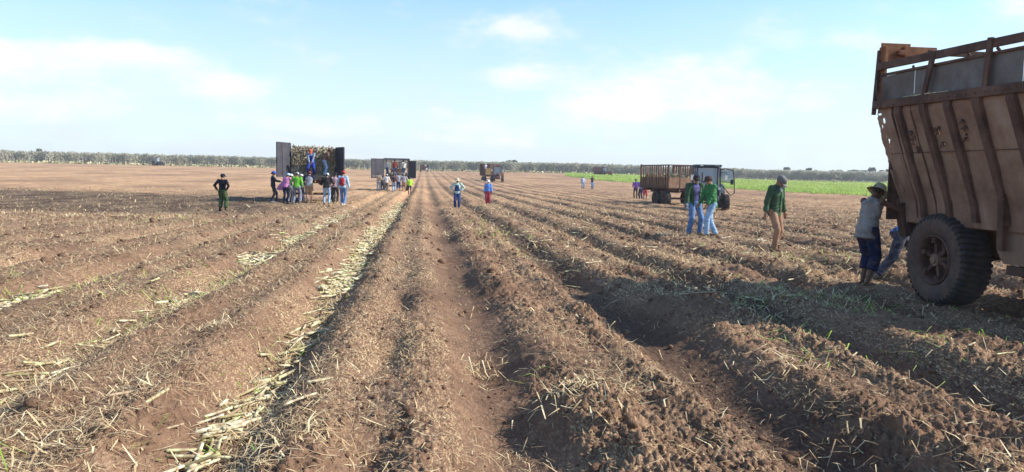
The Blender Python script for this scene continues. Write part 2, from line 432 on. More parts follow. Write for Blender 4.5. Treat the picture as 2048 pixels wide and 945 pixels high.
o = np_mesh('soil_clods', V.reshape(-1, 3), F.reshape(-1, 3), M_SOIL, nside=3, smooth=False, attr={'dark_soil': np.repeat(RNG.random(n) * .35, len(IV)), 'straw': np.zeros(n * len(IV)), 'tan': np.zeros(n * len(IV))}); tag(o, 'loose crumbs and clods of soil on the ridges', None, None, 'stuff')
print('clods', n)
# ------------------------------------------------------------------ cut cane stalks
g = G('cane_stalk'); g.set(Roughness=0.45)
oi = g.t.nodes.new('ShaderNodeObjectInfo')
rnd = g.math('FRACT', g.math('ADD', oi.outputs['Random'], g.attr('rnd')))
c = g.ramp(rnd, [(0, (0.42, 0.45, 0.18)), (0.2, (0.68, 0.62, 0.38)), (0.4, (0.74, 0.70, 0.46)), (0.55, (0.46, 0.52, 0.20)), (0.68, (0.38, 0.25, 0.16)), (.8, (.74, .72, .46)), (1, (0.78, 0.72, 0.56))])
c = g.mix(g.ramp(g.noise(14, 4), [(.42, (0, 0, 0)), (.62, (.8, .8, .8))]), c, (0.27, 0.17, 0.10))
c = g.mix(g.attr('node'), c, (0.30, 0.22, 0.12))
g.color(c)
M_CANE = g.m
def stalk_arrays(length, rad, nnode, bend, seed):
    rs = np.random.default_rng(seed)
    xs, rd, nd = [], [], []
    m = nnode * 3
    for i in range(m + 1):
        t = i / m; xs.append((t - .5) * length)
        isn = (i % 3 == 0) and 0 < i < m
        rd.append(rad * (1.14 if isn else 1.0) * (1 - .12 * t)); nd.append(1.0 if isn else 0.0)
    sg = 7; V = []; A = []
    for x, r_, q in zip(xs, rd, nd):
        for j in range(sg):
            a = 2 * math.pi * j / sg
            V.append((x, r_ * math.cos(a) + bend * (x / length) ** 2 * length, r_ * math.sin(a))); A.append(q)
    F = []
    for i in range(m):
        for j in range(sg):
            F.append((i * sg + j, i * sg + (j + 1) % sg, (i + 1) * sg + (j + 1) % sg, (i + 1) * sg + j))
    c0 = len(V); V += [(xs[0], bend * .25 * length, 0), (xs[-1], bend * .25 * length, 0)]; A += [0, 0]
    for j in range(sg):
        F.append((c0, (j + 1) % sg, j, j)); F.append((c0 + 1, m * sg + j, m * sg + (j + 1) % sg, m * sg + (j + 1) % sg))
    return np.array(V), F, np.array(A)
STV = [stalk_arrays(l, r_, nn, b, i) for i, (l, r_, nn, b) in enumerate([(.22, .0125, 2, 0), (.30, .013, 3, .05), (.18, .012, 2, 0), (.38, .0125, 3, .08), (.26, .0155, 2, .04), (.33, .010, 3, -.07), (.15, .015, 1, 0), (.42, .009, 4, .10)])]
def poly_mesh(name, V, F, mat, attrs=None):
    me = bpy.data.meshes.new(name)
    F2 = [tuple(dict.fromkeys(map(int, f))) for f in F]
    me.from_pydata([tuple(map(float, v)) for v in V], [], F2); me.update()
    for p_ in me.polygons: p_.use_smooth = True
    if attrs:
        for an, av in attrs.items():
            a = me.attributes.new(an, 'FLOAT', 'POINT'); a.data.foreach_set('value', np.asarray(av, np.float32))
    me.materials.append(mat)
    return me
STM = [poly_mesh('cane_stalk', v, f, M_CANE, {'node': a, 'rnd': np.zeros(len(v))}) for v, f, a in STV]
# clusters: x, y, sx, sy, count, label
pile = at(1490, 628); pile2 = at(1860, 780); pileL = at(60, 780)
def furX(k, Y):
    return X0 + k * PITCHX - float(0.10 * perlin(Y * 0.11, (X0 + k * PITCHX) * 0.05, 1))
LB_C = ('pale cut cane stalk in the dense furrow left of centre', 'cut cane stalks filling the furrow left of centre')
LB_L = ('pale cut cane stalk in the sparse far-left furrow', 'cut cane stalks in the left foreground furrow')
LB_R = ('cut cane stalk lying in the truck shadow right of centre', 'cut cane stalks in the shade of the big trailer')
LB_Q = ('dry cut cane stalk on the sunlit ridge at lower right', 'cut cane stalks on the right foreground ridge')
LB_S = ('single pale cane piece lying loose on the left soil bed', 'loose cane pieces on the left beds')
spots = []; loose = []
for i in range(150):
    y = 3.7 * (11.5 / 3.7) ** (random.random() ** 1.1); spots.append((furX(0, y) + random.gauss(-.02, .075), y, 0, LB_C))
for i in range(46):
    y = 4.9 + 6.5 * random.random(); spots.append((furX(-1, y) + random.gauss(-.05, .15), y, 0, LB_L))
for i in range(48): spots.append((random.gauss(pile.x, .42), random.gauss(pile.y, .30), 0, LB_R))
for i in range(16): spots.append((random.gauss(pile2.x, .7), random.gauss(pile2.y, .6), 0, LB_Q))
for px, py in ((310, 800), (570, 790), (345, 860), (600, 805), (640, 760), (245, 790), (520, 870), (205, 555), (310, 570)):
    q = at(px, py); spots.append((q.x, q.y, 0, LB_S)); loose.append((q.x, q.y))
first = {}
spots.sort(key=lambda q: q[0])
for i, (x, y, _, lb) in enumerate(spots):
    if math.hypot(x, y) < 3.0: continue
    o = bpy.data.objects.new('cane_stalk', STM[i % len(STM)]); COL.objects.link(o)
    z = float(surf(x, y))
    across = random.random() < .6
    yw = random.gauss(0.95, .5) if across else random.gauss(1.4, .5)
    if lb is LB_R or lb is LB_Q: yw = random.uniform(0, 3.14)
    o.location = (x, y, z + random.uniform(.008, .075 if lb is LB_C else .04)); o.rotation_euler = (random.uniform(0, 6), random.gauss(0, .13), yw)
    s_ = random.uniform(.75, 1.05) * (1.5 if random.random() < .1 else 1)
    if lb is LB_R or lb is LB_Q: s_ *= .72
    o.scale = (s_, s_ * .95, s_ * .95)
    ln = i % len(STM) in (1, 3, 5, 7)
    zn = 'at its near end' if y < 5.6 else ('halfway along' if y < 8.2 else 'towards its far end')
    if lb is LB_C or lb is LB_L: lt = ('long thin' if ln else 'short thick') + lb[0].replace('pale ', ' ') + ', ' + zn
    elif lb is LB_S: lt = None
    else: lt = ('long thin ' if ln else 'short thick ') + lb[0]
    if lb is LB_S:
        k_ = loose.index((x, y)); lt = 'loose pale cane piece on the left bed, ' + ('beside the dense furrow', 'nearest to the dense furrow', 'in the straw at lower left', 'just left of the near stalks', 'by the bend of the dense furrow', 'halfway between both cane furrows', 'closest to the bottom edge', 'far left near the second furrow', 'above the second cane furrow')[k_]
    tag(o, lt, 'cane stalk', lb[1])
print('stalks', len(spots))
# beyond those: one object of stuff
VV, FF, AA, RR2 = [], [], [], []; off = 0
def put(x, y, scale, lift=None):
    global off
    v, f, a = STV[random.randrange(len(STV))]
    v = v * scale
    yw, pt = random.gauss(.6, .7), random.gauss(0, .15)
    m = np.array(Matrix.Rotation(yw, 3, 'Z') @ Matrix.Rotation(pt, 3, 'Y'))
    v = v @ m.T + np.array([x, y, float(surf(x, y)) + random.uniform(.01, .06)])
    VV.append(v); FF.extend([[j + off for j in q] for q in f]); AA.append(a); RR2.append(np.full(len(v), random.random())); off += len(v)
for i in range(1100):
    y = 11.5 * (48 / 11.5) ** random.random(); put(furX(0, y) + random.gauss(-.04, .12), y, np.array([1.0, 1.3, 1.3]))
for i in range(650):
    y = 11 * (34 / 11) ** random.random()
    if perlin(y * .4, .2, 61) < -.05: continue
    put(furX(-1, y) + random.gauss(0, .18), y, np.array([1.1, 1.2, 1.2]))
for i in range(90): put(random.gauss(-5.05, .12), random.gauss(10.3, .35), 1.0)
for i in range(150):
    y = random.uniform(12, 40); kx = random.choice([2, 3, 4, 5]); put(furX(kx, y) + random.gauss(.5, .3), y, 1.0)
me = poly_mesh('distant_cane_stalks', np.concatenate(VV), FF, M_CANE, {'node': np.concatenate(AA), 'rnd': np.concatenate(RR2)})
o = bpy.data.objects.new('distant_cane_stalks', me); COL.objects.link(o); tag(o, 'cut cane stalks lying farther along the furrows', None, None, 'stuff')

# ------------------------------------------------------------------ green young cane strip on the right
bnd = [(1130, 352.5), (1200, 362), (1300, 368), (1480, 379), (1600, 386), (1700, 391), (2040, 408), (2300, 430)]
bp = [at(a, b) for a, b in bnd]
bang = [math.degrees(math.atan2(p_.x, p_.y)) for p_ in bp]; brad = [math.hypot(p_.x, p_.y) for p_ in bp]
print('green boundary', [(round(a, 1), round(b)) for a, b in zip(bang, brad)])
def leafmat(name, stops, rough=.7):
    g = G(name); g.set(Roughness=rough); g.color(g.ramp(g.attr('rnd'), stops)); return g.m
M_FIELD = leafmat('young_cane', [(0, (0.22, 0.36, 0.06)), (.5, (0.38, 0.54, 0.12)), (1, (0.56, 0.64, 0.22))])
n = 110000
a = RNG.uniform(bang[0], 52, n); rb = np.interp(a, bang, brad) + 3 * perlin(a * 1.3, a * 0 + .5, 3)
r = rb * (322 / rb) ** (RNG.random(n) ** 1.2); kp = r < 322
a, r = np.radians(a[kp]), r[kp]; X, Y = r * np.sin(a), r * np.cos(a); n = len(X)
V, F = strips(n, X, Y, RNG.uniform(.3, .65, n), RNG.uniform(.06, .18, n) * np.clip(r / 150, .6, 1.6), RNG.uniform(0, 6.28, n), RNG.uniform(.4, 1.3, n), RNG.uniform(.05, .25, n), RNG.normal(0, .15, n))
o = np_mesh('young_cane_field', V, F, M_FIELD, attr={'rnd': np.repeat(np.clip(RNG.normal(.5, .2, n) + .25 * perlin(X * .05, Y * .03, 5), 0, 1), 6)}); tag(o, 'bright green strip of young cane before the scrub', None, None, 'stuff')

# ------------------------------------------------------------------ scrub belt along the far edge
def quads(C, size, rng=RNG):
    n = len(C); u = rng.normal(size=(n, 3)); u /= np.linalg.norm(u, axis=1)[:, None]
    w = rng.normal(size=(n, 3)); w -= (w * u).sum(1)[:, None] * u; w /= np.linalg.norm(w, axis=1)[:, None]
    s_ = np.asarray(size).reshape(-1, 1) * .5
    V = np.stack([C - u * s_ - w * s_ * .8, C + u * s_ - w * s_ * .6, C + u * s_ * .9 + w * s_, C - u * s_ + w * s_ * .7], 1).reshape(-1, 3)
    return V, np.arange(len(V)).reshape(-1, 4)
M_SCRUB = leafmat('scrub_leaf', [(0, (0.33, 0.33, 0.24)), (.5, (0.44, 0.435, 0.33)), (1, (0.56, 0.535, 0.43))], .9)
def see_light(m_):
    t_ = m_.node_tree; tr_ = t_.nodes.new('ShaderNodeBsdfTranslucent'); mx_ = t_.nodes.new('ShaderNodeMixShader'); mx_.inputs[0].default_value = .45
    t_.links.new(t_.nodes['Principled BSDF'].inputs['Base Color'].links[0].from_socket, tr_.inputs[0]); t_.links.new(t_.nodes['Principled BSDF'].outputs[0], mx_.inputs[1]); t_.links.new(tr_.outputs[0], mx_.inputs[2]); t_.links.new(mx_.outputs[0], t_.nodes['Material Output'].inputs[0])
see_light(M_SCRUB); see_light(M_FIELD)
n = 280000
a = RNG.uniform(-46, 58, n)
ht = 4.45 + .25 * perlin(a * .45, a * 0, 71) + .35 * perlin(a * 2.3, a * 0, 72) + .3 * perlin(a * 8.0, a * 0, 73)
gap = sst(-25, -15, a) * .0
fz = RNG.random(n) ** .75
depth = RNG.random(n) ** 1.4 * 16
rr_ = 334 + depth + 2.5 * perlin(a * 1.1, a * 0, 74) + (fz > .8) * 0
ar = np.radians(a); X, Y = rr_ * np.sin(ar), rr_ * np.cos(ar)
zt = base_h(X, Y) + fz * ht
V, F = quads(np.stack([X, Y, zt], -1), RNG.uniform(.22, .6, n))
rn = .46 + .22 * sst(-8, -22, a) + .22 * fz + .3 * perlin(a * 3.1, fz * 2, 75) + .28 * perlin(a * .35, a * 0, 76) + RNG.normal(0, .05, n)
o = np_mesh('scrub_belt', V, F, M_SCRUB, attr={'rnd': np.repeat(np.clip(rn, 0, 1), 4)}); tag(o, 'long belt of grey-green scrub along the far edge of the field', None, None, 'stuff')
# bare pale stems at its foot
M_STEM = leafmat('scrub_stem', [(0, (.30, .26, .20)), (1, (.5, .46, .38))])
n = 2600; a = np.radians(RNG.uniform(-46, 58, n)); r = RNG.uniform(331.5, 336, n)
X, Y = r * np.sin(a), r * np.cos(a)
V, F = strips(n, X, Y, RNG.uniform(1.2, 3.6, n), RNG.uniform(.07, .17, n), RNG.uniform(0, 6.28, n), RNG.normal(1.5, .12, n), RNG.uniform(.6, 1.2, n), RNG.normal(0, .03, n), z=base_h(X, Y))
o = np_mesh('scrub_stems', V, F, M_STEM, attr={'rnd': np.repeat(RNG.random(n), 6)}); tag(o, 'pale bare stems at the foot of the scrub belt', None, None, 'stuff')
# low weeds edge in front of the belt
n = 9000; a = np.radians(RNG.uniform(-46, 58, n)); r = RNG.uniform(318, 333, n)
X, Y = r * np.sin(a), r * np.cos(a)
V, F = quads(np.stack([X, Y, base_h(X, Y) + RNG.uniform(0, .7, n)], -1), RNG.uniform(.3, .9, n))
o = np_mesh('edge_weeds', V, F, leafmat('edge_weed', [(0, (.14, .16, .07)), (.5, (.34, .33, .17)), (1, (.5, .45, .26))]), attr={'rnd': np.repeat(RNG.random(n), 4)}); tag(o, 'low pale weeds at the edge of the scrub', None, None, 'stuff')

# ------------------------------------------------------------------ single trees above the scrub
g = G('tree_leaf'); g.set(Roughness=.8); g.color(g.ramp(g.attr('rnd'), [(0, (.09, .11, .07)), (1, (.17, .19, .12))])); M_TREE = g.m
g = G('bark'); g.set(Roughness=.9); g.color(g.ramp(g.noise(3), [(.3, (.10, .08, .06)), (.7, (.22, .18, .14))])); M_BARK = g.m
def tube_bm(bm, pts, rads, seg=8, cap=True):
    rings = []
    for i, p_ in enumerate(pts):
        p_ = Vector(p_)
        d = (Vector(pts[min(i + 1, len(pts) - 1)]) - Vector(pts[max(i - 1, 0)])).normalized()
        u = d.orthogonal().normalized() if i == 0 else (u - d * u.dot(d)).normalized()
        v = d.cross(u)
        rings.append([bm.verts.new(p_ + (u * math.cos(2 * math.pi * j / seg) + v * math.sin(2 * math.pi * j / seg)) * rads[i]) for j in range(seg)])
    for a_, b_ in zip(rings, rings[1:]):
        for j in range(seg): bm.faces.new((a_[j], a_[(j + 1) % seg], b_[(j + 1) % seg], b_[j]))
    if cap:
        bm.faces.new(rings[0][::-1]); bm.faces.new(rings[-1])
def bm_obj(name, bm, mat, parent=None, smooth=False, loc=None):
    bmesh.ops.recalc_face_normals(bm, faces=bm.faces)
    me = bpy.data.meshes.new(name); bm.to_mesh(me); bm.free()
    me.materials.append(mat)
    if smooth:
        for p_ in me.polygons: p_.use_smooth = True
    o = bpy.data.objects.new(name, me); COL.objects.link(o)
    if parent: o.parent = parent
    if loc: o.location = loc
    return o
def tree(px, top, wpx, kind, label):
    """top in photo pixels; crown width in pixels"""
    d_ = 352.0
    b = at_d(px, d_)
    yh = 353 + .018 * (px - 1024)
    zt = CAMZ + (yh - top) / FPX * d_; H_ = zt - b.z; w = wpx / FPX * d_
    t = empty('tree', b, random.uniform(0, 6), label, 'tree', 'single trees standing above the scrub')
    bm = bmesh.new(); tube_bm(bm, [(0, 0, -.2), (.1, .05, H_ * .45), (.25, 0, H_ * .8)], [.22, .16, .07])
    rs = random.Random(px)
    cl_ = []
    for i in range(kind[0]):
        q = Vector((rs.uniform(-.5, .5) * w, rs.uniform(-.4, .4) * w, H_ - rs.uniform(.12, kind[1]) * H_ * .5))
        tube_bm(bm, [(.12, .05, H_ * .5), (q.x * .6, q.y * .6, q.z * .9), tuple(q)], [.08, .05, .02], 5); cl_.append(q)
    bm_obj('trunk', bm, M_BARK, t)
    C = []
    for q in cl_:
        m = 70; C.append(np.array(q) + RNG.normal(size=(m, 3)) * np.array([w * kind[2], w * kind[2], H_ * .055]))
    C = np.concatenate(C)
    C[:, 2] = np.minimum(C[:, 2], H_)
    V, F = quads(C, RNG.uniform(.3, .8, len(C)))
    np_mesh('crown', V, F, M_TREE, parent=t, attr={'rnd': np.repeat(RNG.random(len(C)), 4)})
TR = [(80, 299.5, 9, (3, .2, .2), 'small dark tree poking above the scrub at far left'),
      (1019, 322.5, 9, (4, .3, .2), 'low rounded tree left in the pair above the centre scrub'),
      (1032, 321.5, 9, (4, .3, .16), 'taller right-hand tree of the pair above the centre scrub'),
      (1110, 327.5, 14, (5, .2, .25), 'wide low tree swelling over the scrub right of centre'),
      (1573, 336, 9, (4, .35, .14), 'slanting tree above the scrub over the green-shirted walker'),
      (1598, 341, 6, (2, .2, .2), 'tiny tree tip just right of the slanting tree'),
      (1618, 337.5, 10, (5, .35, .16), 'open-crowned tree above the scrub right of the walker'),
      (1629, 341.5, 4, (2, .2, .2), 'small bushy tip beside the open-crowned tree'),
      (1668, 342, 9, (4, .3, .2), 'flat-topped tree midway between walker and big trailer'),
      (1676, 341.5, 6, (3, .2, .2), 'narrow tree touching the flat-topped tree'),
      (1699, 342, 7, (4, .3, .2), 'first of the trees clustered left of the big trailer'),
      (1708, 341, 8, (4, .3, .2), 'rounded tree second in the cluster left of the big trailer'),
      (1722, 342, 12, (6, .3, .2), 'broad low tree in the middle of the cluster left of the big trailer'),
      (1743, 336.5, 13, (7, .5, .12), 'tall spreading tree with an open crown near the big trailer'),
      (1763, 342, 7, (4, .3, .2), 'small tree next to the rear corner of the big trailer'),
      (1772, 340, 8, (4, .4, .16), 'tree half hidden by the rear corner of the big trailer')]
for t_ in TR: tree(*t_)
# ------------------------------------------------------------------ people
FAB = {}
def fabric(col, pat=None, col2=None):
    key = (col, pat, col2)
    if key in FAB: return FAB[key]
    g = G('cloth'); g.set(Roughness=.9); g.b.inputs['Specular IOR Level'].default_value = .1
    nz = g.noise(9, 4)
    dk = tuple(v * .72 for v in col); lt = tuple(min(1, v * 1.2) for v in col)
    c = g.ramp(nz, [(.3, dk), (.55, col), (.8, lt)])
    if pat == 'camo':
        c = g.ramp(g.noise(11, 2, .4), [(.40, col), (.43, col2), (.56, col2), (.58, tuple(v * .35 for v in col))])
    if pat == 'plaid':
        s_ = g.t.nodes.new('ShaderNodeSeparateXYZ'); g.link(g.tc.outputs['Object'], s_.inputs[0])
        a_ = g.math('GREATER_THAN', g.math('SINE', g.math('MULTIPLY', s_.outputs[0], 75)), .2)
        b_ = g.math('GREATER_THAN', g.math('SINE', g.math('MULTIPLY', s_.outputs[2], 75)), .2)
        c = g.mix(g.math('MULTIPLY', g.math('ADD', a_, b_), .5), col, col2)
    if pat == 'fade':     # worn denim
        c = g.ramp(g.noise(6, 3), [(.35, col), (.7, col2)])
    if pat == 'dirty':
        c = g.ramp(g.noise(5, 5, .7), [(.35, col2), (.6, col)])
    c = g.mix(g.ramp(g.noise(7, 5, .7, vec=None), [(.50, (0, 0, 0)), (.75, (.52, .52, .52))]), c, (.20, .13, .09))
    g.color(c); g.bump(g.noise(25, 3, stretch=(1, 1, .5)), .35, .01)
    FAB[key] = g.m
    return g.m
SKINS = {}
def skin(col):
    if col not in SKINS:
        g = G('skin'); g.set(Roughness=.55); g.color(g.ramp(g.noise(14, 3), [(.3, tuple(v * .85 for v in col)), (.7, tuple(v * 1.1 for v in col))]))
        SKINS[col] = g.m
    return SKINS[col]
TANSK, DARKSK, MIDSK = (.36, .20, .125), (.13, .070, .045), (.25, .135, .085)
g = G('hair'); g.set(Roughness=.6); g.color(g.ramp(g.noise(30, 2), [(.3, (.012, .010, .009)), (.7, (.04, .03, .025))])); M_HAIR = g.m
g = G('eye'); g.set(Roughness=.2, Base_Color=(.02, .015, .012, 1)); M_EYE = g.m

def sh_ell(bm, c, r, rot=None, seg=14):
    m = Matrix.Translation(Vector(c)) @ (rot.to_4x4() if rot else Matrix.Identity(4)) @ Matrix.Diagonal((*r, 1))
    bmesh.ops.create_uvsphere(bm, u_segments=seg, v_segments=max(6, seg // 2 + 2), radius=1, matrix=m)
def sh_cone(bm, a, b, ra, rb, seg=14, ends=True):
    a, b = Vector(a), Vector(b); d = b - a; L = d.length
    if L < 1e-5: return
    m = Matrix.Translation((a + b) / 2) @ d.to_track_quat('Z', 'Y').to_matrix().to_4x4()
    bmesh.ops.create_cone(bm, cap_ends=True, segments=seg, radius1=ra, radius2=rb, depth=L, matrix=m)
    if ends:
        sh_ell(bm, a, (ra, ra, ra), seg=seg); sh_ell(bm, b, (rb, rb, rb), seg=seg)
def sh_loft(bm, secs, seg=20):
    """secs: (centre, rx, ry, frame) flat-ended stack of ellipses"""
    rings = []
    for c, rx, ry, fr in secs:
        c = Vector(c)
        rings.append([bm.verts.new(c + fr @ Vector((rx * math.copysign(abs(math.cos(t)) ** .85, math.cos(t)), ry * math.copysign(abs(math.sin(t)) ** .85, math.sin(t)), 0))) for t in [2 * math.pi * j / seg for j in range(seg)]])
    for p_, q_ in zip(rings, rings[1:]):
        for j in range(seg): bm.faces.new((p_[j], p_[(j + 1) % seg], q_[(j + 1) % seg], q_[j]))
    bm.faces.new(rings[0][::-1]); bm.faces.new(rings[-1])
def solid(name, bm, vox, mat, parent, sm=3, wrinkle=0.0, cut=None):
    """join overlapping volumes into one continuous skin"""
    bmesh.ops.recalc_face_normals(bm, faces=bm.faces)
    me = bpy.data.meshes.new(name); bm.to_mesh(me); bm.free()
    o = bpy.data.objects.new(name, me); COL.objects.link(o)
    md = o.modifiers.new('r', 'REMESH'); md.mode = 'VOXEL'; md.voxel_size = vox; md.use_smooth_shade = True
    if sm:
        s_ = o.modifiers.new('s', 'SMOOTH'); s_.iterations = sm; s_.factor = .5
    dg = bpy.context.evaluated_depsgraph_get()
    nm = bpy.data.meshes.new_from_object(o.evaluated_get(dg)); nm.name = name
    o.modifiers.clear(); o.data = nm; bpy.data.meshes.remove(me)
    if wrinkle or cut:
        b2 = bmesh.new(); b2.from_mesh(nm)
        if wrinkle:
            b2.normal_update()
            co_ = np.array([v.co for v in b2.verts])
            w_ = perlin(co_[:, 0] * 9 + co_[:, 2] * 14, co_[:, 1] * 9 - co_[:, 2] * 6, 81) + .6 * perlin(co_[:, 2] * 26 + co_[:, 0] * 8, co_[:, 1] * 12 + co_[:, 0] * 10, 82)
            for v, q in zip(b2.verts, w_): v.co += v.normal * float(q) * wrinkle
        if cut:
            bmesh.ops.delete(b2, geom=[f for f in b2.faces if cut(f.calc_center_median())], context='FACES')
        b2.to_mesh(nm); b2.free()
        if cut:
            md = o.modifiers.new('thickness', 'SOLIDIFY'); md.thickness = .008; md.offset = 0
    nm.materials.clear(); nm.materials.append(mat)
    for p_ in nm.polygons: p_.use_smooth = True
    o.parent = parent
    return o
def ik(a, t, l1, l2, pole):
    a, t, pole = Vector(a), Vector(t), Vector(pole)
    d = t - a; L = min(d.length, (l1 + l2) * .995); L = max(L, abs(l1 - l2) * 1.1 + .02)
    u = d.normalized(); x = (l1 * l1 - l2 * l2 + L * L) / (2 * L); h_ = math.sqrt(max(l1 * l1 - x * x, 1e-6))
    n = pole - u * pole.dot(u)
    if n.length < 1e-4: n = Vector((0, 1, 0))
    return a + u * x + n.normalized() * h_, a + u * L
def capmesh(k, hm, hs, p, hat, vox):
    """headwear, hm: head matrix (x right, y face, z up)"""
    kind, col = hat[0], hat[1]
    mt = fabric(*((col,) if not isinstance(col[0], tuple) else col))
    def P(x, y, z): return hm @ Vector((x * hs, y * hs, z * hs))
    rings, seg = [], 20
    bm = bmesh.new()
    def ring(rx, ry, z, y0=0, wav=0):
        return [bm.verts.new(P(rx * math.cos(t), y0 + ry * math.sin(t), z + wav * abs(math.cos(t)) ** 2)) for t in [2 * math.pi * j / seg for j in range(seg)]]
    def skinr(rs, capit=True):
        for a_, b_ in zip(rs, rs[1:]):
            for j in range(seg): bm.faces.new((a_[j], a_[(j + 1) % seg], b_[(j + 1) % seg], b_[j]))
        if capit: bm.faces.new(rs[-1])
    if kind in ('cap', 'capback', 'helmet', 'bucket'):
        f_ = 1.12 if kind == 'helmet' else 1.0
        skinr([ring(.089 * f_, .108 * f_, .010), ring(.092 * f_, .112 * f_, .045), ring(.084 * f_, .102 * f_, .088), ring(.060 * f_, .074 * f_, .120), ring(.022, .028, .134)])
        if kind == 'bucket':
            skinr([ring(.150, .172, -.015), ring(.092, .112, .022)], False)
        elif kind != 'helmet':
            sg = 1 if kind == 'cap' else -1
            pts = []
            for j in range(11):
                t = math.pi * (.12 + .76 * j / 10)
                pts.append((bm.verts.new(P(.088 * math.cos(t), sg * .104 * math.sin(t), .026)), bm.verts.new(P(.092 * math.cos(t), sg * (.100 + .098 * math.sin(t)), .012 - .010 * abs(math.cos(t))))))
            for a_, b_ in zip(pts, pts[1:]): bm.faces.new((a_[0], a_[1], b_[1], b_[0]))
    if kind == 'straw':
        skinr([ring(.185, .180, -.022, 0, .035), ring(.140, .145, .010, 0, .012), ring(.100, .115, .030), ring(.092, .108, .080), ring(.078, .095, .130), ring(.04, .06, .128)])
    bmesh.ops.recalc_face_normals(bm, faces=bm.faces)
    nm = {'cap': 'cap', 'capback': 'cap', 'helmet': 'head_wrap', 'straw': 'straw_hat', 'bucket': 'sun_hat'}[kind]
    o = bm_obj(nm, bm, mt, p, True)
    md = o.modifiers.new('thickness', 'SOLIDIFY'); md.thickness = .006 * hs; md.offset = 1
    return o

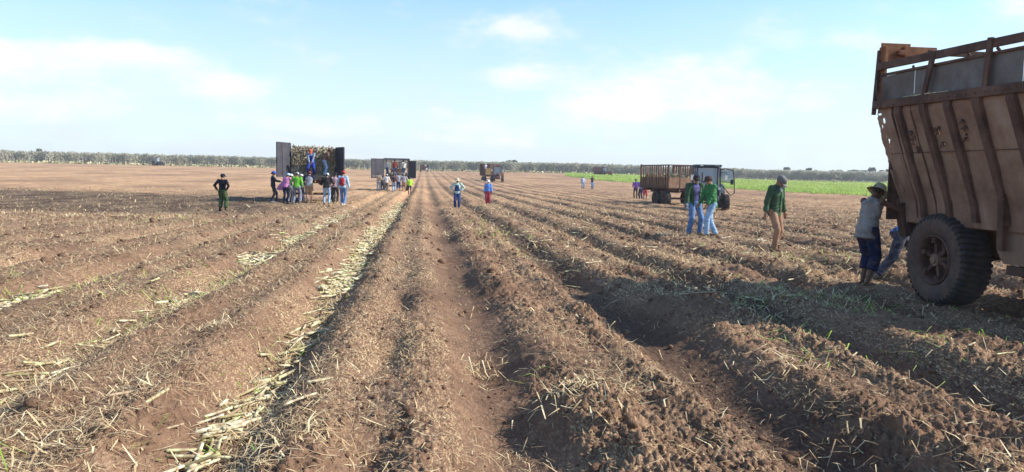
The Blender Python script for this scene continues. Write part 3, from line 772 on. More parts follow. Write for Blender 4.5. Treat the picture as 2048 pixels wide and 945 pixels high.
def person(loc, az, label, h=1.72, hands=None, feet=((-.11, 0), (.11, .02)), lean=0, side=0, hp=0, hy=0, top=None, bot=None, hat=None, hair='short', sk=MIDSK, vox=None, extra=(), shoes=(.05, .04, .035), group=None, pz=None, ground=None, build=1.0, pole=(None, None), drop=0.0):
    s = h / 1.75
    p = empty('person', loc, -R(az), label, 'person', group)
    dist = math.hypot(loc[0], loc[1])
    near = dist < 25
    if vox is None: vox = .0085 if near else (.014 if dist < 55 else (.02 if dist < 110 else .03))
    ca, sa_ = math.cos(R(az)), math.sin(R(az))
    def gz_(x, y):
        if ground is not None: return ground - loc[2]
        wx = loc[0] + x * ca + y * sa_; wy = loc[1] - x * sa_ + y * ca
        return max(-.05, min(.05, gh(wx, wy) - loc[2]))
    # legs
    ank = [Vector((fx * s, fy * s, gz_(fx * s, fy * s) + .085 * s)) for fx, fy in feet]
    mx = (ank[0].x + ank[1].x) / 2; my = (ank[0].y + ank[1].y) / 2
    hipz = (pz * s if pz else (.925 - drop) * s)
    low = min(ank[0].z, ank[1].z) - .085 * s
    pel = Vector((mx * .9, my * .6, low + hipz))
    hips, legs = [], []
    for i, sg in enumerate((-1, 1)):
        for _ in range(40):
            hp_ = pel + Vector((sg * .088 * s * build, 0, -.02 * s))
            if (hp_ - ank[i]).length > .855 * s: pel.z -= .01
            else: break
    for i, sg in enumerate((-1, 1)):
        hp_ = pel + Vector((sg * .088 * s * build, 0, -.02 * s)); kn, an = ik(hp_, ank[i], .44 * s, .42 * s, (sg * .12, 1, 0))
        legs.append((hp_, kn, an))
    # spine
    Rm = (Matrix.Rotation(R(-lean), 3, 'X') @ Matrix.Rotation(R(side), 3, 'Y'))
    def T(x, y, z): return pel + Rm @ Vector((x * s, y * s, z * s))
    chest, neck0, neck1 = T(0, .0, .30), T(0, -.01, .50), T(0, .015, .575)
    shs = [T(-.175 * build, -.005, .465), T(.175 * build, -.005, .465)]
    Hm = Rm @ Matrix.Rotation(R(-hy), 3, 'Z') @ Matrix.Rotation(R(-hp), 3, 'X')
    hc = neck1 + Hm @ Vector((0, .022 * s, .075 * s))
    hm = Matrix.Translation(hc) @ Hm.to_4x4()
    hands = hands or ((-.27, .05, .80), (.27, .05, .80))
    arms = []
    for i, sg in enumerate((-1, 1)):
        t = Vector(hands[i]) * s
        pl = pole[i] or (sg * .45, -1, -.3)
        el_, ha = ik(shs[i], t, .285 * s, .255 * s, pl)
        arms.append((shs[i], el_, ha))
    # ---- body: one continuous figure
    bm = bmesh.new()
    I3 = Rm
    sh_loft(bm, [(T(0, 0, -.07), .125 * s * build, .095 * s, I3), (T(0, 0, .02), .150 * s * build, .105 * s, I3), (T(0, 0, .16), .122 * s * build, .090 * s, I3), (T(0, 0, .32), .150 * s * build, .105 * s, I3), (T(0, -.005, .44), .150 * s * build, .090 * s, I3), (T(0, -.01, .505), .065 * s, .060 * s, I3)])
    sh_cone(bm, neck0, neck1 + Hm @ Vector((0, 0, .03 * s)), .055 * s, .050 * s)
    def HP(x, y, z): return hm @ Vector((x * s, y * s, z * s))
    sh_ell(bm, HP(0, -.010, .035), (.076 * s, .096 * s, .088 * s), Hm, 18)
    sh_ell(bm, HP(0, .030, -.035), (.056 * s, .060 * s, .072 * s), Hm, 16)
    sh_cone(bm, HP(0, .086, .012), HP(0, .106, -.022), .009 * s, .014 * s, 8)          # nose
    sh_ell(bm, HP(0, .082, -.060), (.022 * s, .010 * s, .008 * s), Hm, 8)            # mouth
    sh_ell(bm, HP(0, .070, -.088), (.022 * s, .018 * s, .014 * s), Hm, 8)            # chin
    for sg in (-1, 1):
        sh_ell(bm, HP(sg * .078, -.002, -.005), (.010 * s, .018 * s, .030 * s), Hm, 8)
        sh_ell(bm, HP(sg * .030, .082, .030), (.020 * s, .012 * s, .007 * s), Hm, 8)    # brow
    for hp_, kn, an in legs:
        sh_cone(bm, hp_, kn, .082 * s * build, .053 * s); sh_cone(bm, kn, an, .052 * s, .036 * s)
        sh_ell(bm, kn + (an - kn) * .3 + Vector((0, -.012 * s, 0)), (.050 * s, .052 * s, .11 * s))
        sh_cone(bm, an + Vector((0, -.045 * s, -.05 * s)), an + Vector((0, .135 * s, -.058 * s)), .030 * s, .026 * s, 10)
    fingers = near
    def hand(bm, el_, ha, k, infl=0.0):
        d = (ha - el_).normalized(); sg = -1 if k == 0 else 1
        sdv = d.cross(Vector((0, 1, 0)) if abs(d.y) < .8 else Vector((0, 0, 1))).normalized()
        nv = Vector((-sg, 0, 0)); nv = (nv - d * nv.dot(d))
        nv = nv.normalized() if nv.length > .1 else d.orthogonal().normalized()
        wv = d.cross(nv).normalized()
        if wv.y < 0: wv = -wv                                    # thumb side forward
        pc = ha + d * .045 * s
        rot = Matrix((wv, nv, d)).transposed()
        sh_ell(bm, pc, ((.040 + infl) * s, (.017 + infl) * s, .052 * s), rot, 10)
        if not fingers:
            sh_ell(bm, ha + d * .105 * s + nv * .012 * s, ((.034 + infl) * s, (.014 + infl) * s, .045 * s), rot, 8)
        else:
            for q, (off_, ln) in enumerate(((.030, .070), (.010, .080), (-.010, .075), (-.029, .060))):
                b0 = ha + d * .080 * s + wv * off_ * s
                b1 = b0 + (d * .9 + nv * .25).normalized() * ln * .5 * s; b2 = b1 + (d * .75 + nv * .65).normalized() * ln * .5 * s
                sh_cone(bm, b0, b1, (.0095 + infl) * s, (.009 + infl) * s, 8); sh_cone(bm, b1, b2, (.009 + infl) * s, (.0078 + infl) * s, 8)
        t0 = ha + d * .025 * s + wv * .030 * s; t1 = t0 + (wv * .8 + d * .8 + nv * .3).normalized() * .04 * s; t2 = t1 + (d + wv * .25 + nv * .4).normalized() * .03 * s
        sh_cone(bm, t0, t1, (.012 + infl) * s, (.0105 + infl) * s, 8); sh_cone(bm, t1, t2, (.010 + infl) * s, (.009 + infl) * s, 8)
    for k, (sh, el_, ha) in enumerate(arms):
        sh_ell(bm, sh, (.058 * s, .058 * s, .058 * s)); sh_cone(bm, sh, el_, .049 * s, .038 * s); sh_cone(bm, el_, ha, .038 * s, .026 * s)
        hand(bm, el_, ha, k)
    solid('body', bm, vox, skin(sk), p, sm=3 if near else 2)
    if near:
        for sg in (-1, 1):
            bm = bmesh.new(); sh_ell(bm, HP(sg * .030, .0835, .012), (.012 * s, .007 * s, .007 * s), Hm, 8); bm_obj('eye', bm, M_EYE, p, True)
    if hair:
        bm = bmesh.new()
        sh_ell(bm, HP(0, -.022, .040), (.084 * s, .098 * s, .094 * s), Hm, 16)
        if hair == 'long': sh_ell(bm, HP(0, -.075, -.06), (.06 * s, .04 * s, .12 * s), Hm, 12)
        if hair == 'bun': sh_ell(bm, HP(0, -.115, .0), (.04 * s, .04 * s, .04 * s), Hm, 12)
        bm_obj('hair', bm, M_HAIR, p, True)
    if hat: capmesh(0, hm, s, p, hat, vox)
    # ---- top
    if top:
        kind, col = top[0], top[1]; opt = top[2] if len(top) > 2 else {}
        mt = fabric(*((col,) if not isinstance(col[0], tuple) else col))
        inf = opt.get('loose', .018); hem = opt.get('hem', -.06); flare = opt.get('flare', 0.0)
        def torso(bm, inf, hem, flare):
            sh_loft(bm, [(T(0, 0, hem), (.152 * build + inf + flare) * s, (.112 + inf + flare) * s, I3), (T(0, 0, .04), (.150 * build + inf + flare * .4) * s, (.108 + inf + flare * .4) * s, I3), (T(0, 0, .17), (.130 * build + inf) * s, (.098 + inf) * s, I3), (T(0, 0, .32), (.153 * build + inf) * s, (.110 + inf) * s, I3), (T(0, -.005, .43), (.158 * build + inf) * s, (.092 + inf) * s, I3), (T(0, -.01, .495), (.095 + inf * .5) * s, (.068 + inf * .5) * s, I3), (T(0, -.008, .525), (.066 + inf * .3) * s, (.062 + inf * .3) * s, I3)])
        if kind == 'jacket':
            bm = bmesh.new(); torso(bm, .008, -.05, 0)
            for sh, el_, ha in arms: sh_ell(bm, sh, (.062 * s,) * 3)
            c2 = opt['inner']; solid('t_shirt', bm, vox, fabric(*((c2,) if not isinstance(c2[0], tuple) else c2)), p, wrinkle=.003)
        bm = bmesh.new(); torso(bm, inf, hem, flare)
        slv = {'long': 1.0, 'jacket': 1.0, 'short': .0, 'sleeveless': -1, 'rolled': .35}[kind]
        if slv > -1:
            for k, (sh, el_, ha) in enumerate(arms):
                sh_ell(bm, sh, ((.060 + inf) * s,) * 3)
                if slv > 0:
                    sh_cone(bm, sh, el_, (.056 + inf) * s, (.043 + inf * .9) * s)
                    e = el_ + (ha - el_) * (.93 * slv)
                    sh_ell(bm, el_, ((.043 + inf * .9) * s,) * 3)
                    sh_cone(bm, el_, e, (.043 + inf * .9) * s, (.034 + inf * .7) * s, ends=False)
                else:
                    e = sh + (el_ - sh) * .72
                    sh_cone(bm, sh, e, (.056 + inf) * s, (.060 + inf) * s, ends=False)
        cutf = None
        if kind == 'jacket':
            Ri = Rm.inverted(); oz = opt.get('gap', .045)
            def cutf(c):
                q = Ri @ (c - pel)
                return q.y > .02 * s and abs(q.x) < oz * s * (1.25 if q.z > .35 * s else 1) and q.z < .53 * s
        nm = {'jacket': 'jacket', 'sleeveless': 'vest'}.get(kind, 'shirt')
        solid(nm, bm, vox, mt, p, wrinkle=(.012 if near else .008) if dist < 60 else 0, cut=cutf)
        if opt.get('collar') and near:
            bm = bmesh.new(); sh_loft(bm, [(T(0, -.006, .505), .075 * s, .070 * s, I3), (T(0, -.002, .550), .066 * s, .062 * s, I3)]); bm_obj('collar', bm, mt, p, True)
        if opt.get('raglan'):
            bm = bmesh.new()
            for sh, el_, ha in arms:
                sh_ell(bm, sh, ((.067 + inf) * s,) * 3); sh_cone(bm, sh, sh + (el_ - sh) * .8, (.062 + inf) * s, (.066 + inf) * s, ends=False)
                sh_cone(bm, sh, T(0, -.03, .50), (.055 + inf) * s, (.05 + inf) * s)
            solid('raglan_sleeves', bm, vox, fabric(opt['raglan']), p)
        if opt.get('apron'):          # cloth tied round the shoulders, flaring to one side
            bm = bmesh.new()
            for i_ in range(1):
                sh_loft(bm, [(T(-.34, .02, -.22), .20 * s, .03 * s, I3), (T(-.16, -.02, .0), .24 * s, .10 * s, I3), (T(0, -.01, .30), .19 * s, .135 * s, I3), (T(0, -.01, .47), .15 * s, .10 * s, I3)])
            solid('draped_cloth', bm, vox, mt, p, wrinkle=.012)
    # ---- trousers
    if bot:
        kind, col = bot[0], bot[1]; opt = bot[2] if len(bot) > 2 else {}
        mt = fabric(*((col,) if not isinstance(col[0], tuple) else col)); inf = opt.get('loose', .015)
        bm = bmesh.new()
        sh_loft(bm, [(T(0, 0, -.10), (.140 * build + inf) * s, (.098 + inf) * s, I3), (T(0, 0, .0), (.152 * build + inf * .7) * s, (.108 + inf * .7) * s, I3), (T(0, 0, .10), (.136 * build + inf * .4) * s, (.097 + inf * .4) * s, I3)])
        if kind == 'overalls':
            sh_loft(bm, [(T(0, .01, .08), (.140 + inf) * s, (.105 + inf) * s, I3), (T(0, .02, .40), (.11 + inf) * s, (.105 + inf) * s, I3)])
            for sg in (-1, 1): sh_cone(bm, T(sg * .09, .10, .36), T(sg * .085, .0, .535), .018 * s, .018 * s); sh_cone(bm, T(sg * .085, .0, .535), T(sg * .06, -.115, .30), .018 * s, .018 * s)
        for hp_, kn, an in legs:
            sh_cone(bm, hp_, kn, (.086 * build + inf) * s, (.058 + inf) * s)
            if kind == 'shorts':
                continue
            lw = kn + (an - kn) * (.55 if kind == 'cropped' else (.80 if opt.get('boots') else 1.02))
            sh_cone(bm, kn, lw, (.058 + inf) * s, (.048 + inf * 1.2) * s, ends=False); sh_ell(bm, kn, ((.058 + inf) * s,) * 3)
        solid({'overalls': 'overalls', 'shorts': 'shorts', 'cropped': 'cropped_trousers'}.get(kind, 'trousers'), bm, vox, mt, p, wrinkle=(.005 if near else .005) if dist < 60 else 0)
        if opt.get('belt'):
            bm = bmesh.new(); sh_loft(bm, [(T(0, 0, .075), .150 * s, .112 * s, I3), (T(0, 0, .105), .148 * s, .110 * s, I3)]); bm_obj('belt', bm, fabric((.02, .015, .012)), p, True)
    # ---- shoes
    if shoes:
        hi = opt.get('boots') if bot else False
        for hp_, kn, an in legs:
            bm = bmesh.new()
            sh_cone(bm, an + Vector((0, -.045 * s, -.047 * s)), an + Vector((0, .140 * s, -.055 * s)), .040 * s, .034 * s, 12)
            sh_cone(bm, an + Vector((0, -.02, -.02 * s)), an + (kn - an) * (.42 if hi else .10), .043 * s, .050 * s if hi else .040 * s, 12, ends=False)
            solid('boot' if hi else 'shoe', bm, max(vox, .009), fabric(shoes), p)
    for e in extra:
        if e[0] == 'gloves':
            for k, (sh, el_, ha) in enumerate(arms):
                if k in e[2]:
                    bm = bmesh.new(); hand(bm, el_, ha, k, .006); sh_cone(bm, ha + (el_ - ha) * .18, ha + (ha - el_).normalized() * .03 * s, .036 * s, .034 * s, 10, ends=False); solid('glove', bm, vox, fabric(e[1]), p)
        if e[0] == 'backpack':
            bm = bmesh.new()
            sh_loft(bm, [(T(0, -.17, .04), .12 * s, .06 * s, I3), (T(0, -.185, .12), .135 * s, .085 * s, I3), (T(0, -.18, .34), .125 * s, .08 * s, I3), (T(0, -.15, .44), .085 * s, .05 * s, I3)])
            bp_ = solid('backpack', bm, vox, fabric(e[1]), p)
            bm = bmesh.new(); sh_ell(bm, T(0, -.265, .17), (.085 * s, .025 * s, .07 * s), Rm); solid('pocket', bm, vox, fabric(tuple(v * .6 for v in e[1])), bp_)
            bm = bmesh.new()
            for sg in (-1, 1):
                tube_bm(bm, [T(sg * .09, -.12, .42), T(sg * .10, -.03, .515), T(sg * .12, .11, .44), T(sg * .15, .10, .2), T(sg * .13, -.10, .08)], [.016 * s] * 5, 6)
            bm_obj('strap', bm, fabric((.03, .03, .04)), bp_, True)
        if e[0] == 'undershirt':
            bm = bmesh.new(); sh_ell(bm, T(0, .105, .45), (.035 * s, .03 * s, .06 * s), Rm, 10); bm_obj('undershirt', bm, fabric(e[1]), p, True)
        if e[0] == 'placket':
            bm = bmesh.new(); tube_bm(bm, [T(.0, .136, -.05), T(0, .13, .15), T(0, .137, .32), T(0, .11, .46)], [.010 * s] * 4, 6); bm_obj('button_placket', bm, fabric(e[1]), p, True)
        if e[0] == 'emblem':
            bm = bmesh.new()
            for dz in (.052, .066):
                for j in range(8):
                    t0, t1 = math.pi * (.34 + .04 * j), math.pi * (.34 + .04 * (j + 1) - .012)
                    q = [HP(.094 * math.cos(t), .115 * math.sin(t), z_) for t, z_ in ((t0, dz), (t1, dz), (t1, dz + .008), (t0, dz + .008))]
                    bm.faces.new([bm.verts.new(v) for v in q])
            bm_obj('cap_emblem', bm, fabric(e[1]), p)
    return p
NAVY, BLACK, JEAN, LJEAN = (.020, .026, .055), (.018, .018, .022), ((.07, .15, .34), 'fade', (.17, .30, .52)), ((.20, .33, .52), 'fade', (.42, .56, .72))
KHAKI = (.42, .30, .19)
# --- near figures on the right
q = SPOT['shirt']
person(q, 150, 'older man in a dark green shirt and tan trousers walking with head bowed', h=1.80, hp=38, hy=-8, lean=4, hands=((-.29, .10, .80), (.30, .00, .80)), feet=((-.07, .0), (.09, .13)),
       top=('long', (.055, .105, .060), {'hem': -.13, 'loose': .024, 'collar': 1}), bot=('trousers', (.36, .215, .135), {'loose': .012}), hat=('cap', (.17, .165, .165)), sk=(.33, .18, .12), shoes=(.19, .12, .08), extra=(('undershirt', (.7, .7, .7)), ('placket', (.035, .095, .04))))
q = SPOT['navy']
person(q, 172, 'man in a navy cap with open dark green shirt over a lilac T-shirt', h=1.78, hands=((-.27, -.02, .76), (.31, .14, .78)), feet=((-.17, .05), (.13, -.02)), hp=14, hy=10,
       top=('jacket', (.045, .105, .055), {'hem': -.14, 'loose': .026, 'gap': .085, 'inner': (.13, .12, .30), 'collar': 1}), bot=('trousers', JEAN, {'loose': .02, 'belt': 1}), hat=('cap', (.015, .02, .035)), sk=TANSK, shoes=(.16, .11, .08), extra=(('gloves', (.45, .48, .52), (1,)), ('emblem', (.7, .6, .1))))
q = SPOT['bright']
person(q, -100, 'man in a bright green shirt and pale jeans leaning towards his companion', h=1.76, lean=6, hands=((-.22, .26, .88), (.20, .30, .84)), feet=((-.04, .14), (.05, -.20)), hp=10,
       top=('long', (.045, .20, .070), {'hem': -.13, 'loose': .028, 'collar': 1}), bot=('trousers', LJEAN, {'loose': .022, 'belt': 1}), hat=('cap', (.075, .05, .045)), sk=TANSK, shoes=(.14, .10, .08))
q = SPOT['straw']
pA = person((q.x, q.y, q.z), 72, 'barefoot man in a straw hat, dirty vest and cropped trousers leaning on the big trailer', h=1.64, lean=12, hp=24, hands=((-.05, .40, 1.46), (.22, .40, 1.47)), feet=((-.07, .05), (.09, -.02)),
       pole=((-.7, .1, -1), (.7, .1, -1)), top=('sleeveless', ((.31, .29, .27), 'dirty', (.17, .15, .13)), {'hem': -.16, 'loose': .026, 'flare': .012}), bot=('cropped', (.018, .024, .06), {'loose': .034}), hat=('straw', (.34, .31, .20)), sk=DARKSK, shoes=None)
q = at(1782, 560)
person((q.x + .35, q.y + .35, q.z), 100, 'stooping worker in patched trousers mostly hidden behind the big trailer wheel', h=1.70, lean=48, hands=((-.2, .55, .9), (.2, .55, .9)), feet=((-.16, .40), (.14, -.42)),
       top=('long', (.10, .22, .50), {'hem': -.08}), bot=('trousers', ((.10, .10, .115), 'camo', (.05, .06, .09)), {'loose': .03}), hat=('cap', (.05, .05, .06)), sk=DARKSK, shoes=(.30, .27, .20), vox=.012)
# --- figures in the middle distance
person(SPOT['over'], 186, 'man in a straw hat and blue overalls with hands on hips', h=1.75, hands=((-.20, .02, 1.02), (.20, .02, 1.02)), pole=((-1, -.4, 0), (1, -.4, 0)), feet=((-.10, 0), (.10, 0)),
       top=('long', (.45, .60, .52), {'loose': .02}), bot=('overalls', (.030, .065, .19), {'loose': .02}), hat=('straw', (.66, .58, .38)), sk=DARKSK)
person(SPOT['red'], 190, 'worker in a white head cloth, light blue shirt and red trousers tucked into dark boots', h=1.55, hands=((-.25, .06, .80), (.25, .06, .80)), feet=((-.07, 0), (.09, .0)),
       top=('long', (.14, .30, .72), {'hem': .02, 'loose': .022}), bot=('trousers', (.36, .05, .08), {'loose': .028, 'boots': 1}), hat=('bucket', (.72, .74, .80)), sk=MIDSK, extra=(('gloves', (.03, .04, .08), (0, 1)),))
person(SPOT['camo'], 14, 'man in a black sweater and green camouflage trousers, standing apart with hands on hips', h=1.72, hands=((-.21, -.03, .96), (.21, .0, .96)), pole=((-1, -.5, 0), (1, -.5, 0)), feet=((-.13, .02), (.15, .0)), hy=35,
       top=('long', (.014, .015, .024), {'loose': .016}), bot=('trousers', ((.09, .15, .06), 'camo', (.045, .085, .035)), {'loose': .036, 'boots': 1}), hat=('cap', (.03, .03, .05)), sk=TANSK, shoes=(.02, .02, .02))
person(at_d(1166, 103), 170, 'distant worker in a pale blue shirt standing in the open field', h=1.7, top=('long', (.45, .52, .68), {'loose': .03}), bot=('trousers', (.22, .30, .48), {'loose': .03}), hair='short', hands=((-.3, 0, .85), (.3, .0, .85)), feet=((-.15, 0), (.15, 0)))
person(at_d(1184.5, 100), 160, 'distant worker in a black shirt and jeans with folded arms', h=1.75, hands=((.12, .2, 1.12), (-.12, .22, 1.10)), top=('long', (.03, .03, .04), {'loose': .02}), bot=('trousers', JEAN, {'loose': .02}), hair='short')
person(at_d(1272, 62), 200, 'woman in a purple top and black leggings behind the slatted trailer', h=1.66, hands=((-.15, .2, 1.0), (.2, .2, .95)), top=('long', (.26, .10, .42), {'loose': .012}), bot=('trousers', (.02, .02, .03), {'loose': .004}), hat=('cap', (.06, .09, .06)), hair='long')
person(at_d(1283, 62), 230, 'worker in a light blue shirt and dark trousers at the corner of the slatted trailer', h=1.72, hands=((-.2, .25, 1.0), (.2, .25, 1.0)), top=('long', (.22, .34, .74), {'loose': .02}), bot=('trousers', (.03, .04, .10), {'loose': .02}))
person(at_d(1291, 61), 190, 'worker in red shorts half hidden by the slatted trailer', h=1.62, top=('short', (.35, .55, .65)), bot=('shorts', (.45, .07, .08), {'loose': .03}), sk=MIDSK)
# ------------------------------------------------------------------ vehicle materials
def rustmat(name, a, b, c, sc=3.0, metal=0.0, streak=True):
    g = G(name); g.set(Roughness=.8, Metallic=metal); g.b.inputs['Specular IOR Level'].default_value = .2
    n1_ = g.noise(sc, 7, .7); n2_ = g.noise(sc * 1.6, 5, .7, stretch=(1, 1, .18)) if streak else g.noise(sc * .5, 4)
    c1_ = g.ramp(n1_, [(.32, a), (.52, b), (.72, c)])
    g.color(g.mix(g.ramp(n2_, [(.45, (0, 0, 0)), (.75, (.75, .75, .75))]), c1_, a))
    g.bump(g.noise(sc * 14, 5, .7), .3, .006)
    return g.m
M_RUST = rustmat('rusty_steel', (.060, .034, .027), (.125, .070, .050), (.19, .115, .085))
M_RUSTP = rustmat('rusty_panel', (.16, .092, .062), (.29, .183, .125), (.36, .265, .20), 1.6)
M_GREYP = rustmat('worn_grey_panel', (.11, .088, .072), (.17, .15, .135), (.23, .215, .20), 2.0)
M_ORNG = rustmat('orange_rust', (.13, .055, .03), (.26, .115, .055), (.36, .18, .09), 5)
M_DGREY = rustmat('dark_painted_steel', (.040, .038, .045), (.060, .058, .070), (.095, .085, .09), 2)
M_RED = rustmat('faded_red_paint', (.13, .05, .036), (.22, .085, .058), (.30, .15, .105), 4)
M_TRACT = rustmat('dark_tractor_paint', (.05, .075, .09), (.08, .115, .135), (.16, .18, .19), 3)
M_YEL = rustmat('yellow_panel', (.40, .22, .07), (.55, .34, .12), (.62, .42, .2), 3)
M_WOODL = rustmat('brown_board', (.16, .095, .06), (.28, .17, .105), (.36, .24, .16), 4)
g = G('tyre_rubber'); g.set(Roughness=.85)
g.color(g.mix(g.ramp(g.noise(5, 6, .7), [(.4, (0, 0, 0)), (.8, (.8, .8, .8))]), (.030, .030, .033), (.11, .075, .055))); g.bump(g.noise(60, 3), .2, .004); M_TYRE = g.m
g = G('dusty_sidewall'); g.set(Roughness=.9)
g.color(g.mix(g.ramp(g.noise(4, 6, .7), [(.3, (.15, .15, .15)), (.62, (1, 1, 1))]), (.035, .033, .035), (.14, .09, .066))); M_SIDEW = g.m
g = G('cab_glass'); g.set(Roughness=.12, Base_Color=(.42, .52, .58, 1)); g.b.inputs['Specular IOR Level'].default_value = .8; M_GLASS = g.m
tr_ = g.t.nodes.new('ShaderNodeBsdfTransparent'); mx_ = g.t.nodes.new('ShaderNodeMixShader'); mx_.inputs[0].default_value = .5
g.t.links.new(tr_.outputs[0], mx_.inputs[1]); g.t.links.new(g.b.outputs[0], mx_.inputs[2]); g.t.links.new(mx_.outputs[0], g.t.nodes['Material Output'].inputs[0])
g = G('lamp_lens'); g.set(Roughness=.2, Base_Color=(.7, .7, .65, 1)); M_LENS = g.m
g = G('mirror'); g.set(Roughness=.1, Metallic=1.0, Base_Color=(.6, .6, .6, 1)); M_MIRR = g.m

class MB:
    def __init__(s): s.bm = bmesh.new()
    def box(s, c, d, rot=None):
        m = Matrix.Translation(Vector(c)) @ (rot.to_4x4() if rot else Matrix.Identity(4)) @ Matrix.Diagonal((*d, 1))
        bmesh.ops.create_cube(s.bm, size=1, matrix=m); return s
    def beam(s, a, b, w, h, up=(0, 0, 1)):
        a, b = Vector(a), Vector(b); d = (b - a); L = d.length; d.normalize()
        u = Vector(up); u = (u - d * u.dot(d))
        if u.length < 1e-4: u = d.orthogonal()
        u.normalize(); x = u.cross(d) * -1
        rot = Matrix((d, d.cross(u) * -1, u)).transposed()
        return s.box((a + b) / 2, (L, w, h), rot)
    def cyl(s, a, b, r, seg=16, r2=None):
        a, b = Vector(a), Vector(b); d = b - a
        m = Matrix.Translation((a + b) / 2) @ d.to_track_quat('Z', 'Y').to_matrix().to_4x4()
        bmesh.ops.create_cone(s.bm, cap_ends=True, segments=seg, radius1=r, radius2=r if r2 is None else r2, depth=d.length, matrix=m); return s
    def tube(s, pts, r, seg=8): tube_bm(s.bm, pts, [r] * len(pts), seg); return s
    def build(s, name, mat, parent=None, bev=0.0, smooth=False, kind=None):
        if bev: bmesh.ops.bevel(s.bm, geom=list(s.bm.edges), offset=bev, segments=1, affect='EDGES', clamp_overlap=True)
        o = bm_obj(name, s.bm, mat, parent, smooth)
        if kind: o['kind'] = kind
        return o
def lathe(bm, prof, seg, axis_c, lug=None, close=True):
    """profile (x along axle, radius); axle along X"""
    rings = []
    c = Vector(axis_c)
    for i, (x, r) in enumerate(prof):
        ring = []
        for j in range(seg):
            t = 2 * math.pi * j / seg; rj = r
            if lug: rj = r - lug(i, j, x)
            ring.append(bm.verts.new(c + Vector((x, rj * math.cos(t), rj * math.sin(t)))))
        rings.append(ring)
    for a_, b_ in zip(rings, rings[1:]):
        for j in range(seg): bm.faces.new((a_[j], a_[(j + 1) % seg], b_[(j + 1) % seg], b_[j]))
    if close:
        for j in range(seg): bm.faces.new((rings[-1][j], rings[-1][(j + 1) % seg], rings[0][(j + 1) % seg], rings[0][j]))
def wheel(parent, c, r, w, side=-1, lugs=0, rimcol=None, detail=1, name='wheel', rimr=.52):
    """wheel centred at c; side: -1 outer face towards -X"""
    root = bpy.data.objects.new(name, None); COL.objects.link(root); root.parent = parent; root.location = c
    ri = r * rimr; hw = w / 2
    prof = [(-hw * .75, ri), (-hw * .95, ri * 1.08), (-hw * 1.04, ri + (r - ri) * .5), (-hw * 1.0, r * .90), (-hw * .86, r * .975), (-hw * .45, r), (0, r * 1.003), (hw * .45, r), (hw * .86, r * .975), (hw * 1.0, r * .90), (hw * 1.04, ri + (r - ri) * .5), (hw * .95, ri * 1.08), (hw * .75, ri)]
    seg = 48; lf = None
    if lugs:
        per = 5; seg = lugs * per; dep = r * (.055 if detail > 1 else .05)
        tread = {3: .8, 4: 1, 5: 1, 6: 1, 7: 1, 8: 1, 9: .8}
        def lf(i, j, x):
            if i not in tread: return 0
            ph = (j + int(round(abs(x) / hw * (2.5 if detail > 1 else 6)))) % per
            return dep * tread[i] if ph in (0, 1) else 0
    bm = bmesh.new(); lathe(bm, prof, seg, (0, 0, 0), lf)
    ty = bm_obj('tyre', bm, M_TYRE, root, False)
    if detail > 1:
        ty.data.materials.append(M_SIDEW)
        for f in ty.data.polygons:
            cc = f.center; rad = math.hypot(cc.y, cc.z)
            if rad < r * .885: f.material_index = 1; f.use_smooth = True
    rm = rimcol or M_RUST
    bm = bmesh.new(); o_ = side * hw
    lathe(bm, [(o_ * .80, ri * 1.02), (o_ * 1.0, ri * 1.03), (o_ * 1.02, ri * .97), (o_ * .72, ri * .92), (o_ * .45, ri * .88), (-o_ * .8, ri * .88), (-o_ * .8, ri * 1.0)], 40, (0, 0, 0))
    rim = bm_obj('rim', bm, rm, root, True)
    if detail > 1:
        m = MB(); m.cyl((o_ * .05, 0, 0), (o_ * .12, 0, 0), ri * .80, 32)
        m.build('wheel_disc', M_RUST, rim)
        m = MB()
        for k in range(6):
            t = 2 * math.pi * (k + .3) / 6; u = Vector((0, math.cos(t), math.sin(t)))
            m.beam(Vector((o_ * .55, 0, 0)) + u * ri * .25, Vector((o_ * .55, 0, 0)) + u * ri * .90, ri * .15, ri * .22, (1, 0, 0))
            m.cyl(Vector((o_ * .50, 0, 0)) + u * ri * .74, Vector((o_ * .90, 0, 0)) + u * ri * .74, ri * .085, 6)
            m.box(Vector((o_ * .70, 0, 0)) + u * ri * .82, (ri * .18, ri * .22, ri * .22), Matrix.Rotation(t, 3, 'X'))
        m.build('spokes', M_RUST, rim, .004)
        m = MB(); m.cyl((o_ * .1, 0, 0), (o_ * .86, 0, 0), ri * .30, 20, ri * .24); m.cyl((o_ * .86, 0, 0), (o_ * 1.0, 0, 0), ri * .18, 16, ri * .14)
        for k in range(8):
            t = 2 * math.pi * k / 8; m.cyl((o_ * .8, ri * .25 * math.cos(t), ri * .25 * math.sin(t)), (o_ * .9, ri * .25 * math.cos(t), ri * .25 * math.sin(t)), ri * .03, 6)
        m.build('hub', M_RUSTP, rim, 0)
    else:
        m = MB(); m.cyl((o_ * .1, 0, 0), (o_ * .35, 0, 0), ri * .90, 24); m.cyl((o_ * .3, 0, 0), (o_ * .8, 0, 0), ri * .28, 12)
        m.build('hub', rm, rim)
    return root

